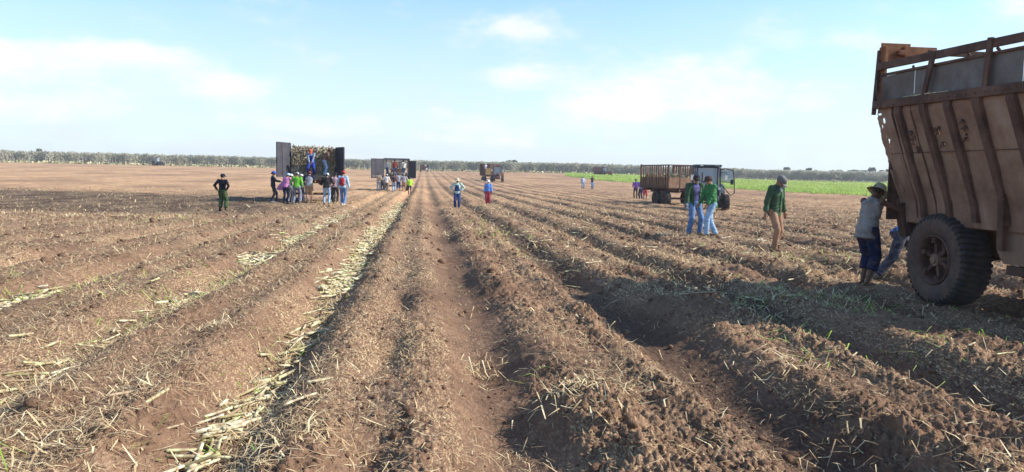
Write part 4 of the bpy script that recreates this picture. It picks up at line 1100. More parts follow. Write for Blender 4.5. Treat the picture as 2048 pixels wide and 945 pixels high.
# ------------------------------------------------------------------ the big cane trailer at the right edge
zb = gh(7.3, 9.9)
BT = empty('cane_trailer', (7.1, 10.0, zb), 0, 'huge rusty cane trailer with curved ribbed side cut off by the right edge', 'trailer', 'cane trailers')
def bt(x, y, z): return Vector((x - 7.1, y - 10.0, z - zb))
YF, YN = 11.0, 7.35
PROF = [(6.77, 2.75), (6.76, 2.62), (7.20, 1.34), (7.24, 1.02)]
def profx(z, xo=0):
    zs = [q_[1] for q_ in PROF][::-1]; xs = [q_[0] for q_ in PROF][::-1]
    return float(np.interp(z, zs, xs)) + xo
def side_sheet(name, y0, y1, z0, z1, xo, mat, ny=40, nz=40, hole=None, th=.008, mir=None, ragged=0):
    bm = bmesh.new(); vs = []
    for i in range(ny + 1):
        row = []
        for j in range(nz + 1):
            y = y0 + (y1 - y0) * i / ny; z = z0 + (z1 - z0) * j / nz
            dn = .026 * float(perlin(y * 1.7, z * 1.7, 91)) + .006 * float(perlin(y * 6, z * 6, 92))
            if ragged and i == ny: y += .035 * float(perlin(z * 9, 1.3, 93)) + .02 * float(perlin(z * 30, 4.3, 94))
            x = profx(z, xo) + dn
            if mir: x = mir - x
            row.append(bm.verts.new(bt(x, y, z)))
        vs.append(row)
    for i in range(ny):
        for j in range(nz):
            y = y0 + (y1 - y0) * (i + .5) / ny; z = z0 + (z1 - z0) * (j + .5) / nz
            if hole and hole(y, z): continue
            bm.faces.new((vs[i][j], vs[i + 1][j], vs[i + 1][j + 1], vs[i][j + 1]))
    bmesh.ops.delete(bm, geom=[v for v in bm.verts if not v.link_faces], context='VERTS')
    o = bm_obj(name, bm, mat, BT, True)
    md = o.modifiers.new('t', 'SOLIDIFY'); md.thickness = th
    return o
HOLES = [(10.86, 2.52, .030, .045), (10.93, 2.62, .05, .015), (10.83, 2.20, .035, .06), (10.80, 2.08, .02, .04), (10.90, 1.50, .014, .02), (10.80, 1.49, .018, .03), (10.93, 2.44, .012, .03), (10.88, 2.30, .012, .02),
         (10.27, 2.32, .03, .02), (10.24, 2.22, .02, .06), (10.22, 2.08, .03, .03), (9.70, 2.32, .012, .05), (9.66, 2.15, .03, .02), (9.20, 2.40, .03, .015), (9.19, 2.32, .045, .02), (9.18, 2.22, .02, .035)]
def ishole(y, z):
    for hy_, hz_, ry, rz in HOLES:
        if ((y - hy_) / ry) ** 2 + ((z - hz_) / rz) ** 2 < 1: return True
    return False
side_sheet('side_panel', YN, YF, 1.02, 2.72, 0, M_RUSTP, 260, 120, ishole, ragged=1)
side_sheet('far_side_panel', YN, YF, 1.02, 3.17, 0, M_RUSTP, 20, 20, None, mir=6.8 + 9.3)
# ribs: tapered channels following the curve
for k, (yr, wd, nm) in enumerate([(10.60, .035, 0), (10.42, .13, 1), (10.16, .025, 0), (9.87, .14, 1), (9.37, .15, 1), (8.84, .15, 1), (8.28, .15, 1), (7.72, .15, 1)]):
    bm = bmesh.new(); prev = None
    th = .055 if nm else .02
    zs = np.linspace(2.70, 1.10, 16)
    for z in zs:
        y = yr - .03 * (2.7 - z); w_ = wd * (1 - .12 * (2.7 - z))
        x1, x0_ = profx(z, -th), profx(z, .0)
        ring = [bm.verts.new(bt(*q_)) for q_ in ((x0_, y - w_ / 2, z), (x1, y - w_ / 2 + .012, z), (x1, y + w_ / 2 - .012, z), (x0_, y + w_ / 2, z))]
        if prev:
            for a_ in range(4): bm.faces.new((prev[a_], prev[(a_ + 1) % 4], ring[(a_ + 1) % 4], ring[a_]))
        else: bm.faces.new(ring)
        prev = ring
    bm.faces.new(prev[::-1]); bm_obj('rib' if nm else 'seam_strip', bm, M_RUST, BT)
m = MB(); m.beam(bt(6.735, YN, 2.70), bt(6.735, YF + .02, 2.76), .07, .12); m.build('band_rail', M_RUST, BT, .006)
m = MB(); m.beam(bt(profx(2.02) - .004, YN, 2.02), bt(profx(2.04) - .004, 10.85, 2.04), .012, .014); m.build('seam', M_RUST, BT)
m = MB(); m.beam(bt(7.19, YN, 1.40), bt(7.19, 9.2, 1.40), .02, .03); m.build('weld_strip', M_RUST, BT)
# upper grey sheet, its lip, top rail and posts
m = MB()
for i, (a_, b_) in enumerate(((10.94, 10.18), (10.17, 9.1), (9.09, 8.2), (8.19, YN))):
    m.box(bt(6.80 + .006 * (i % 2), (a_ + b_) / 2, 2.975), (.010, a_ - b_, .40))
m.build('upper_panel', M_GREYP, BT)
m = MB(); m.beam(bt(6.79, YN, 3.16), bt(6.79, 10.95, 3.20), .05, .035)
for y_ in (10.2, 8.6, 9.1): m.beam(bt(6.79, y_ - .03, 3.19), bt(6.79, y_ + .02, 3.24), .02, .04)
m.build('panel_lip', M_RUST, BT, .004)
m = MB(); m.beam(bt(6.76, YN, 3.27), bt(6.76, YF, 3.33), .05, .105); m.build('top_rail', M_RUST, BT, .006)
for ya, yb in ((9.70, 9.86), (8.66, 8.70), (7.75, 7.75)):
    m = MB(); m.beam(bt(6.725, yb, 2.74), bt(6.735, ya, 3.36), .04, .085, (0, 1, 0)); m.build('post', M_RUST, BT, .006)
m = MB(); m.beam(bt(6.745, YF + .035, 2.62), bt(6.79, YF + .035, 3.58), .055, .05, (0, 1, 0)); m.build('corner_post', M_RUST, BT, .006)
m = MB(); m.box(bt(6.83, YF + .0, 3.20), (.045, .16, .86)); m.build('corner_gusset', M_ORNG, BT, .006)
m = MB(); m.box(bt(7.02, YF, 3.555), (.46, .03, .26)); m.box(bt(7.38, YF - .02, 3.56), (.52, .10, .15)); m.box(bt(7.08, YF - .05, 3.54), (.12, .07, .07)); m.build('hinge_plate', M_ORNG, BT, .005)
m = MB(); m.beam(bt(7.5, YF - .05, 3.56), bt(9.3, YF - .05, 3.56), .08, .08); m.build('cross_beam', M_RUST, BT, .006)
m = MB()
for z_ in (3.05, 2.93, 2.86): m.cyl(bt(6.74, YF - .05, z_), bt(6.72, YF - .24, z_ + .03), .006, 6)
m.tube([bt(6.72, 10.9, 2.80), bt(6.70, 10.92, 2.95), bt(6.72, 10.97, 3.12)], .006, 6)
m.build('wire_tie', M_GREYP, BT)
m = MB()
for i in range(22):
    y_ = YN + .15 + i * .165; m.cyl(bt(6.690, y_, 2.715), bt(6.674, y_, 2.715), .011, 6)
m.build('bolts', M_ORNG, BT)
for hy_, hz_, ry, rz in HOLES[8:]:          # torn, curled lips round the rusted-through spots
    m = MB(); rs = random.Random(int(hy_ * 100 + hz_ * 7))
    for i in range(5):
        a_ = bt(profx(hz_) - .01, hy_ - ry + rs.uniform(-.01, .02), hz_ + rs.uniform(-rz, rz)); m.tube([a_, a_ + Vector((-.03, rs.uniform(-.03, .03), rs.uniform(-.03, .02))), a_ + Vector((-.02, rs.uniform(-.05, .05), rs.uniform(-.06, .0)))], .012, 5)
    m.build('torn_lip', M_RUST, BT)
# lower body: end plate, floor, skirt, chassis
bm = bmesh.new()
pts = [(6.99, 1.80), (7.06, 1.62), (7.16, 1.38), (7.22, 1.12), (7.24, .95), (7.32, .80), (7.60, .78), (7.9, .95), (7.9, 1.80)]
lo = [bm.verts.new(bt(x, YF - .10, z)) for x, z in pts]; hi_ = [bm.verts.new(bt(x, YF - .07, z)) for x, z in pts]
bm.faces.new(lo); bm.faces.new(hi_[::-1])
for i in range(len(pts)): bm.faces.new((lo[i], lo[(i + 1) % len(pts)], hi_[(i + 1) % len(pts)], hi_[i]))
bm_obj('end_plate', bm, M_RUSTP, BT)
m = MB(); m.beam(bt(7.17, 10.92, 1.30), bt(7.30, 10.92, .80), .10, .16, (0, 1, 0)); m.box(bt(7.42, 10.9, .9), (.35, .1, .12)); m.build('end_bracket', M_RUST, BT, .006)
m = MB(); m.box(bt(8.06, (YN + YF) / 2, 3.05 - .02 - 2.0), (1.5, YF - YN, .06)); m.build('floor', M_RUST, BT)
m = MB(); m.box(bt(8.05, YF - .03, 2.0), (2.1, .03, 1.9)); m.build('end_wall', M_RUST, BT)
m = MB(); m.box(bt(8.05, YN + .03, 2.0), (2.1, .03, 1.9)); m.build('front_wall', M_RUST, BT)
# skirt panel with angled brace in front of the wheel
bm = bmesh.new()
def sheetpoly(bm, pts, th=.02):
    a_ = [bm.verts.new(bt(x, y, z)) for x, y, z in pts]; b_ = [bm.verts.new(bt(x + th, y, z)) for x, y, z in pts]
    bm.faces.new(a_); bm.faces.new(b_[::-1])
    for i in range(len(pts)): bm.faces.new((a_[i], a_[(i + 1) % len(pts)], b_[(i + 1) % len(pts)], b_[i]))
sheetpoly(bm, [(7.25, 9.02, 1.22), (7.25, YN, 1.22), (7.33, YN, .62), (7.33, 8.95, .60), (7.31, 9.04, .75)])
bm_obj('skirt_panel', bm, M_RUSTP, BT)
m = MB(); m.box(bt(7.68, 9.15, 1.0), (.03, 3.5, .75)); m.build('inner_panel', M_RUSTP, BT)
m = MB(); m.beam(bt(7.12, 8.78, 1.50), bt(7.22, 8.86, .78), .07, .10, (0, 1, 0)); m.build('skirt_brace', M_RUST, BT, .006)
m = MB(); m.beam(bt(7.31, YN, .92), bt(7.30, 8.8, .93), .012, .018); m.build('skirt_seam', M_RUST, BT)
m = MB()
for xx in (7.75, 8.45): m.beam(bt(xx, YN, .72), bt(xx, YF, .72), .12, .26)
for yy in (7.6, 8.7, 10.8): m.beam(bt(7.4, yy, .66), bt(8.9, yy, .66), .10, .16)
m.beam(bt(7.36, YN, .53), bt(7.36, 8.9, .53), .06, .12)
m.build('chassis', M_RUST, BT, .006)
m = MB(); m.cyl(bt(7.2, 10.0, .60), bt(8.95, 10.0, .60), .07, 14); m.build('axle', M_RUST, BT)
wheel(BT, bt(7.33, 10.0, zb + .645), .655, .46, -1, lugs=46, detail=2)
wheel(BT, bt(9.15, 10.0, zb + .645), .655, .46, 1, lugs=46, detail=2)
for i in range(9):
    b_ = bpy.data.objects.new('cane_stalk', STM[i % len(STM)]); COL.objects.link(b_)
    b_.location = (6.74 - random.uniform(0, .02), 9.5 + i * .09 + random.uniform(-.05, .05), 2.80 + random.uniform(0, .02)); b_.rotation_euler = (0, 0, R(90) + random.gauss(0, .2)); b_.scale = (1.1, .6, .6)
    tag(b_, 'dry cane piece caught on the band rail of the big trailer', 'cane stalk', 'cane pieces caught on the big trailer')

# ------------------------------------------------------------------ cane trailers farther off
def field_trailer(loc, az, label, W_=2.4, L_=5.0, fl=1.20, top=2.95, gates=None, wheels=(1.0, 2.0), side='solid', mat=None, fmat=None, roofbar=False, solid_h=None, back_wall=True, wr=.45, rear_panel=False, group='cane trailers', slats=14):
    """local: rear edge at y=0 facing -Y, body runs to +Y. az: heading of +Y"""
    t = empty('cane_trailer', loc, -R(az), label, 'trailer', group)
    mat = mat or M_RUST; fmat = fmat or M_DGREY; hw = W_ / 2
    m = MB(); m.box((0, L_ / 2, fl), (W_, L_, .10)); m.build('bed', M_RUST, t, .01)
    m = MB()
    for x in (-.45, .45): m.beam((x, .05, fl - .18), (x, L_ + .1, fl - .18), .1, .24)
    for y in (.15, L_ / 2, L_ - .15): m.beam((-hw, y, fl - .12), (hw, y, fl - .12), .08, .12)
    m.beam((0, L_, fl - .3), (0, L_ + 1.5, fl - .55), .12, .12)
    m.build('chassis', M_RUST, t)
    sh_ = solid_h if solid_h else top
    for sx in (-1, 1):
        m = MB(); m.box((sx * (hw - .02), L_ / 2, (fl + sh_) / 2), (.03, L_, sh_ - fl)); m.build('side_wall', mat, t)
        for i in range(slats):
            y = .08 + (L_ - .16) * i / (slats - 1)
            m = MB(); m.box((sx * (hw + .02), y, (fl + top) / 2), (.05, .07, top - fl)); m.build('slat', M_RUST if i % 3 else M_ORNG, t)
        m = MB(); m.beam((sx * hw, 0, top), (sx * hw, L_, top), .07, .07); m.beam((sx * hw, 0, fl + .1), (sx * hw, L_, fl + .1), .08, .1)
        m.build('side_rail', M_RUST, t)
    for sx in (-1, 1):
        m = MB(); m.box((sx * (hw + .0), -.03, (fl + top) / 2 + .03), (.09, .09, top - fl + .1)); m.build('corner_post', fmat, t)
    if back_wall:
        m = MB(); m.box((0, L_, (fl + sh_) / 2), (W_ - .1, .04, sh_ - fl)); m.build('front_wall', mat, t)
    m = MB(); m.beam((-hw, L_, top), (hw, L_, top), .07, .07)
    for x in (-hw, -hw / 3, hw / 3, hw): m.box((x, L_, (fl + top) / 2), (.06, .06, top - fl))
    m.build('front_frame', M_RUST, t)
    if roofbar:
        m = MB(); m.beam((-hw, -.03, top + .05), (hw, -.03, top + .05), .10, .16); m.build('header_beam', fmat, t)
        m = MB(); m.beam((-hw, -.03, top - .22), (hw, -.03, top - .22), .06, .05); m.build('header_bar', fmat, t)
    if gates:
        for sx, gl, ga, z0, z1 in gates:
            gt = bpy.data.objects.new('gate', None); COL.objects.link(gt); gt.parent = t; gt.location = (sx * hw, -.06, 0); gt.rotation_euler = (0, 0, R(ga))
            m = MB(); m.box((gl / 2, 0, (z0 + z1) / 2), (gl, .03, z1 - z0)); m.build('gate_panel', fmat, gt)
            m = MB(); m.beam((0, 0, z1), (gl, 0, z1), .05, .06); m.beam((0, 0, z0), (gl, 0, z0), .05, .06); m.box((gl, 0, (z0 + z1) / 2), (.06, .06, z1 - z0)); m.box((0, 0, (z0 + z1) / 2), (.06, .06, z1 - z0)); m.box((gl * .62, .0, (z0 + z1) / 2), (.07, .07, z1 - z0))
            m.build('gate_frame', M_DGREY, gt)
    for y in wheels:
        for sx in (-1, 1): wheel(t, (sx * (hw - .15), y, wr), wr, .30, sx, lugs=0)
        m = MB(); m.cyl((-hw + .2, y, wr), (hw - .2, y, wr), .05, 8); m.build('axle', M_RUST, t)
    return t
M_LOAD = None
g = G('piled_cane'); g.set(Roughness=.8); g.color(g.ramp(g.attr('rnd'), [(0, (.12, .09, .055)), (.4, (.24, .195, .125)), (.8, (.40, .34, .235)), (1, (.66, .60, .44))])); M_LOAD = g.m
def load(name, loc, az, x0, x1, y0, y1, z0, z1, n, label, slope=0.0):
    rs = np.random.default_rng(n)
    o_ = MB(); o_.box(((x0 + x1) / 2, (y0 + y1) / 2 + .08, (z0 + z1 - .1) / 2), (x1 - x0 - .12, y1 - y0 - .16, max(z1 - z0 - .12, .05)))
    bm = o_.bm; rn_ = [.15] * len(bm.verts); count = len(bm.verts)
    for i in range(n):
        if rs.random() < .62: c_ = np.array([rs.uniform(x0 + .1, x1 - .1), y0 + rs.uniform(-.05, .10), rs.uniform(z0, z1)])
        else: c_ = np.array([rs.uniform(x0 + .1, x1 - .1), rs.uniform(y0, y1), z1 + rs.uniform(-.12, .10)])
        L_ = rs.uniform(.18, .42); a_ = rs.uniform(0, 6.28); e_ = rs.normal(0, .5)
        d_ = np.array([math.cos(a_) * math.cos(e_), math.sin(e_) * .6, math.sin(a_) * math.cos(e_)])
        tube_bm(bm, [tuple(c_ - d_ * L_ / 2), tuple(c_ + d_ * L_ * .1 + rs.normal(0, .02, 3)), tuple(c_ + d_ * L_ / 2)], [.022, .024, .018], 5, False)
        rn_ += [float(np.clip(rs.normal(.5, .25), 0, 1))] * 15
    o = bm_obj(name, bm, M_LOAD); o.location = loc; o.rotation_euler = (0, 0, -R(az))
    a_ = o.data.attributes.new('rnd', 'FLOAT', 'POINT'); a_.data.foreach_set('value', np.array(rn_, np.float32))
    return tag(o, label, 'cane load', None, 'stuff')
# first trailer, fully loaded, rear open towards the camera
V1 = at_d(627, 42.5); V1.z -= .05
field_trailer(V1, -9, 'cane trailer piled to the rim with cut cane, dark rear gates swung wide open', W_=2.45, L_=5.2, fl=1.25, top=2.98, gates=[(-1, 1.35, 180 + 60, 1.42, 3.22), (1, 1.0, -69, 1.40, 3.04)], mat=M_DGREY, wheels=(1.0, 2.1))
load('cane_load', V1, -9, -1.2, 1.2, -.12, 5.0, 1.32, 2.92, 2300, 'cut cane heaped to the rim of the fully loaded trailer')
# second trailer, nearly empty
V2 = at_d(793, 74); V2.z -= .05
field_trailer(V2, -3, 'open-backed cane trailer with header beam and almost no load, second along the rows', W_=2.45, L_=5.0, fl=1.3, top=2.98, gates=[(-1, 1.45, 180 + 38, 1.2, 3.02), (1, 1.0, -55, 1.25, 2.85)], mat=M_GREYP, wheels=(1.0, 2.1), roofbar=True, back_wall=False, solid_h=1.9)
load('cane_load', V2, -3, -1.0, 1.1, .9, 4.8, 1.35, 1.62, 420, 'low heap of cut cane on the bed of the second trailer')
m = MB(); m.box((.15, 4.9, 1.95), (1.3, .06, .35)); o = m.build('red_board', M_RED); o.location = V2; o.rotation_euler = (0, 0, R(3)); tag(o, 'red board leaning inside the front of the second trailer', 'board')

# ------------------------------------------------------------------ tractors
def tractor(loc, az, label, paint, glass=True, door_open=False, s=1.0, roofm=None):
    """local: nose towards +Y"""
    t = empty('tractor', loc, -R(az), label, 'tractor', 'tractors'); t.scale = (s, s, s)
    m = MB(); m.box((0, 1.55, 1.18), (.72, 1.9, .62)); m.box((0, 1.6, .80), (.5, 2.0, .3)); m.build('hood', paint, t, .05)
    m = MB(); m.box((0, 2.52, 1.15), (.58, .03, .46))
    for i in range(6): m.box((0, 2.55, .96 + .07 * i), (.52, .03, .025))
    m.build('grille', M_DGREY, t)
    for sx in (-1, 1):
        m = MB(); m.cyl((sx * .26, 2.50, 1.36), (sx * .26, 2.58, 1.36), .07, 12); m.build('headlight', M_LENS, t)
    m = MB(); m.box((0, .0, .9), (.9, 1.6, .5)); m.box((0, -.6, .75), (.6, .8, .4)); m.build('chassis', M_DGREY, t, .03)
    # cab
    m = MB()
    bx, by0, by1, z0, z1 = .72, -.75, .62, 1.15, 2.62
    for sx in (-1, 1):
        for y in (by0, -.05, by1): m.beam((sx * bx, y, z0), (sx * (bx - .06), y * .94, z1), .07, .07, (0, 1, 0))
        m.beam((sx * bx, by0, z0), (sx * bx, by1, z0), .08, .10)
        m.beam((sx * (bx - .06), by0 * .94, z1), (sx * (bx - .06), by1 * .94, z1), .08, .08)
    for y in (by0, by1): m.beam((-bx, y, z0), (bx, y, z0), .08, .1); m.beam((-bx + .06, y * .94, z1), (bx - .06, y * .94, z1), .08, .08)
    m.build('cab_frame', M_DGREY if glass else paint, t)
    m = MB(); m.box((0, -.06, z1 + .09), (1.52, 1.60, .13)); m.build('roof', roofm or paint, t, .04)
    for sx in (-.45, .45):
        m = MB(); m.box((sx, .76, z1 + .09), (.18, .06, .08)); m.build('work_light', M_LENS, t)
    if glass:
        m = MB(); m.box((0, by1 * .97, 1.9), (1.28, .012, 1.32)); m.build('windscreen', M_GLASS, t)
        m = MB(); m.box((0, by0 * .97, 1.95), (1.28, .012, 1.2)); m.build('rear_window', M_GLASS, t)
        m = MB(); m.box((bx - .04, -.05, 1.9), (.012, 1.25, 1.32)); m.build('side_window', M_GLASS, t)
    m = MB(); m.box((0, -.42, 1.25), (.5, .5, .14)); m.box((0, -.66, 1.55), (.48, .12, .6)); m.build('seat', fabric((.03, .03, .035)), t, .03)
    m = MB(); m.cyl((0, .30, 1.2), (0, .12, 1.55), .03, 8); bmt = m.bm
    for i in range(16):
        a_, b_ = 2 * math.pi * i / 16, 2 * math.pi * (i + 1) / 16
        m.cyl((.2 * math.cos(a_), .12 + .1 * math.sin(a_), 1.56 + .17 * math.sin(a_)), (.2 * math.cos(b_), .12 + .1 * math.sin(b_), 1.56 + .17 * math.sin(b_)), .015, 6)
    m.build('steering_wheel', M_DGREY, t)
    if door_open:
        dr = bpy.data.objects.new('door', None); COL.objects.link(dr); dr.parent = t; dr.location = (-bx, -.05 + .6, 0); dr.rotation_euler = (0, 0, R(-205))
        m = MB(); m.tube([(0, 0, 2.50), (.30, 0, 2.54), (.72, 0, 2.45), (.82, 0, 1.9), (.85, 0, 1.1), (.62, 0, .95), (.2, 0, 1.45), (0, 0, 1.6), (0, 0, 2.5)], .032, 8); m.tube([(0, 0, 1.75), (.84, 0, 1.72)], .02, 6); m.build('door_frame', M_DGREY, dr)
        m = MB(); m.box((.42, 0, 2.1), (.75, .01, .68)); m.build('door_glass', M_GLASS, dr)
        m = MB(); m.box((.70, -.06, 1.75), (.16, .08, .30)); m.build('door_latch', M_DGREY, dr)
    for sx in (-1, 1):
        m = MB(); m.tube([(sx * .72, .66, 2.3), (sx * 1.0, .80, 2.3), (sx * 1.0, .8, 2.05)], .015, 6); a_ = m.build('mirror_arm', M_DGREY, t)
        m = MB(); m.box((sx * 1.0, .79, 2.0), (.17, .04, .30)); m.build('mirror', M_MIRR, a_)
    m = MB(); m.cyl((-.46, 1.0, 1.3), (-.46, 1.0, 2.55), .055, 10); m.cyl((-.46, 1.0, 2.55), (-.46, 1.0, 2.72), .13, 12, .11); m.build('air_intake_stack', M_DGREY, t)
    m = MB(); m.cyl((.46, 1.1, 1.3), (.46, 1.1, 2.3), .04, 10); m.build('exhaust_pipe', M_RUST, t)
    for sx in (-1, 1):
        bm = bmesh.new(); pv = None
        for i in range(9):
            a_ = R(20 + i * 17); r0_ = .86
            ring = [bm.verts.new((sx * x, -.55 + r_ * math.cos(a_), .76 + r_ * math.sin(a_))) for x, r_ in ((.62, r0_), (1.08, r0_), (1.08, r0_ + .03), (.62, r0_ + .03))]
            if pv:
                for j in range(4): bm.faces.new((pv[j], pv[(j + 1) % 4], ring[(j + 1) % 4], ring[j]))
            else: bm.faces.new(ring)
            pv = ring
        bm.faces.new(pv[::-1]); bm_obj('fender', bm, paint, t)
        wheel(t, (sx * .88, -.55, .78), .78, .42, sx, lugs=22, rimcol=paint)
        wheel(t, (sx * .80, 1.85, .52), .52, .30, sx, lugs=20, rimcol=paint)
    m = MB(); m.beam((-.8, 1.85, .52), (.8, 1.85, .52), .12, .12); m.build('front_axle', M_DGREY, t)
    m = MB()
    for z in (.45, .75): m.box((-.82, .25, z), (.25, .4, .03))
    m.beam((-.70, .05, .45), (-.70, .05, 1.1), .03, .03); m.beam((-.70, .45, .45), (-.70, .45, 1.1), .03, .03); m.build('steps', M_DGREY, t)
    return t
# slatted trailer and its tractor, both heading towards the camera
c6 = at_d(1337, 48.2)                     # near left corner of the trailer seen from the camera
hd = 169.0
ax = Vector((math.sin(R(hd)), math.cos(R(hd)), 0)); rx_ = Vector((math.cos(R(hd)), -math.sin(R(hd)), 0))   # heading, local +X
V6 = c6 - rx_ * 1.2 - ax * 4.6; V6.z = c6.z
V6 = Vector((c6.x, c6.y, 0)) - ax * 3.7 - rx_ * 1.2; V6.z = gh(V6.x, V6.y) - .05
field_trailer(V6, hd, 'rusty slatted cane trailer with raised brown boards hitched behind the cab tractor', W_=2.4, L_=3.7, fl=1.18, top=2.62, side='slat', mat=M_WOODL, fmat=M_RUST, wheels=(2.0, 3.15), wr=.50, solid_h=1.85, slats=13)
load('cane_load', V6, hd, -1.1, 1.1, .3, 3.5, 1.25, 1.95, 500, 'loose cane lying in the slatted trailer')
qt = at_d(1413, 43.0)
tractor(Vector((qt.x, qt.y, qt.z - .03)), 190, 'dark cab tractor with its door open behind the two men in green', M_TRACT, door_open=True, s=.92)
# rust-red tractor and boxy trailer near the centre
q4 = at_d(995, 140)
tractor(Vector((q4.x, q4.y, gh(q4.x, q4.y))), 186, 'rust-red tractor facing the camera beyond the worker in red trousers', M_RED, s=1.05, roofm=M_RUST)
q4b = at_d(990, 146) - Vector((math.sin(R(160)), math.cos(R(160)), 0)) * 4.5
field_trailer(q4b, 160, 'boxy rust-brown trailer right behind the rust-red tractor', W_=2.2, L_=4.5, top=3.25, fl=1.2, mat=M_RUST, slats=8, fmat=M_RUST, rear_panel=True)
q4c = at_d(968, 144)
m = MB(); m.box((0, 0, 1.9), (.9, .06, 1.2)); o = m.build('yellow_door', M_YEL, None); o.location = at_d(976, 142); tag(o, 'yellow-ochre door panel standing open beside the rust-red tractor', 'door panel')
# far tractor with trailer before the green strip
q5 = at_d(1209, 255)
tractor(q5, 95, 'far rust-coloured tractor at the edge of the green strip', M_RED, s=1.0, roofm=M_RUST)
q5b = at_d(1204, 255)
field_trailer(at_d(1187, 256), 93, 'far red-brown trailer behind the tractor at the green strip', W_=2.4, L_=3.0, top=2.6, fl=1.1, mat=M_RED, slats=6, wheels=(.7, 1.9))
# tractor at far left
tractor(at_d(314, 262), 105, 'small grey tractor working by the scrub at far left', M_GREYP, s=1.0, roofm=M_RED)
# cane wagon far along the rows
field_trailer(at_d(848, 245), 0, 'tiny distant cane wagon at the end of the central rows', W_=2.6, L_=4, top=2.3, fl=.9, mat=M_RED, slats=5, wheels=(.8, 2.2))
# ------------------------------------------------------------------ crowd round the first trailer
G1, G2 = 'workers behind the fully loaded trailer', 'workers behind the second trailer'
def reach(x, y, z): return ((-x, y, z), (x, y, z))
person(at_d(543, 40.5), 82, 'woman in a blue cap and navy clothes holding the left gate of the loaded trailer', h=1.68, hands=((-.05, .48, 1.12), (.05, .50, 1.15)), feet=((-.08, -.02), (.10, .28)), top=('long', NAVY), bot=('trousers', (.03, .035, .06), {'loose': .008}), hat=('cap', (.02, .09, .42)), hair='bun', group=G1, sk=TANSK, shoes=(.35, .33, .33))
person(at_d(570, 40.2), 20, 'worker in a blue and white head wrap with a pink cloth flaring to the left', h=1.66, lean=16, side=6, hands=reach(.15, .5, 1.1), top=('long', (.52, .20, .42), {'loose': .03, 'apron': 1}), bot=('trousers', (.03, .05, .11), {'loose': .012}), hat=('helmet', ((.06, .30, .75), 'camo', (.55, .75, .9))), hair=None, group=G1)
person(at_d(580, 41), 10, 'worker in pale trousers squeezed between the pink cloth and the green sweater', h=1.62, lean=14, hands=reach(.15, .5, 1.1), top=('long', (.3, .32, .36)), bot=('trousers', (.40, .44, .50), {'loose': .01}), hat=('helmet', (.75, .77, .8)), group=G1)
person(at_d(592, 39.6), 4, 'worker in a bright green sweater and grey camouflage trousers', h=1.70, lean=12, hands=((-.28, .25, .95), (.30, .12, .86)), feet=((-.14, 0), (.20, 0)), top=('long', (.13, .40, .04), {'loose': .026}), bot=('trousers', ((.10, .11, .16), 'camo', (.26, .27, .34)), {'loose': .03}), hat=('cap', (.45, .43, .42)), group=G1, build=1.1, shoes=(.25, .2, .16))
person(at_d(602, 41.3), -5, 'worker in a white hat bent in behind the green sweater', h=1.62, lean=22, hands=reach(.15, .5, 1.0), top=('long', (.06, .07, .10)), bot=('trousers', (.03, .04, .08)), hat=('helmet', (.78, .80, .84)), group=G1)
person(at_d(617, 40), 4, 'worker in a grey and navy raglan T-shirt with khaki shorts and one knee bent', h=1.72, lean=12, hands=reach(.24, .5, 1.1), feet=((-.08, 0), (.10, .16)), top=('short', (.30, .31, .36), {'loose': .022, 'raglan': (.02, .025, .06)}), bot=('shorts', KHAKI, {'loose': .034}), hat=('capback', (.22, .04, .04)), group=G1, build=1.12, sk=(.42, .24, .16), shoes=(.12, .09, .07))
person(at_d(653, 39.8), 4, 'worker in a white cap, black top and pale blue jeans', h=1.70, lean=14, hands=reach(.30, .45, 1.1), feet=((-.13, 0), (.13, .0)), top=('long', BLACK, {'loose': .028}), bot=('trousers', LJEAN, {'loose': .014}), hat=('cap', (.66, .72, .80)), group=G1, build=1.08)
person(at_d(669, 40.2), 5, 'worker in a red and white plaid shirt and black trousers', h=1.68, lean=10, hands=reach(.24, .35, 1.0), feet=((-.06, 0), (.12, .12)), top=('long', ((.55, .48, .50), 'plaid', (.32, .06, .08)), {'loose': .022}), bot=('trousers', (.035, .035, .045), {'loose': .01}), hat=('cap', (.02, .02, .03)), group=G1)
person(at_d(686, 37.6), 8, 'worker with a red backpack, red cap, sky-blue shirt and jeans', h=1.74, lean=4, hands=((-.28, .05, .86), (.29, .08, .84)), feet=((-.09, .14), (.06, -.02)), top=('long', (.34, .52, .68), {'loose': .024}), bot=('trousers', JEAN, {'loose': .015}), hat=('cap', (.50, .04, .04)), group=G1, extra=(('backpack', (.38, .03, .04)),), shoes=(.7, .7, .7))
# standing on the loaded trailer's tail
def on_bed(V, az, lx, ly, lz):
    a = R(az); return Vector((V.x + lx * math.cos(a) + ly * math.sin(a), V.y - lx * math.sin(a) + ly * math.cos(a), V.z + lz))
b = on_bed(V1, -9, -.13, -.38, 1.52)
m = MB(); m.box((0, -.42, 1.32), (2.3, .62, .06)); m.beam((-.8, -.1, 1.26), (-.8, -.7, 1.27), .06, .06); m.beam((.8, -.1, 1.26), (.8, -.7, 1.27), .06, .06); o = m.build('tail_board', M_RUST); o.location = V1; o.rotation_euler = (0, 0, R(9)); tag(o, 'lowered tail board at the back of the loaded trailer', 'tail board')
load('cane_heap', V1, -9, -1.15, 1.15, -.45, .0, 1.32, 1.50, 260, 'loose cane spilling over the tail board of the loaded trailer')
person(b, 176, 'man in blue overalls and an orange cap crouching over the tail of the loaded trailer', h=1.66, lean=26, drop=.14, hp=18, hands=((-.05, .42, .60), (.06, .42, .58)), feet=((-.17, 0), (.17, 0)), ground=b.z, top=('long', (.24, .30, .42)), bot=('overalls', (.015, .05, .30), {'loose': .026}), hat=('cap', (.65, .13, .07)), vox=.012)
b = on_bed(V1, -9, .55, -.36, 1.46)
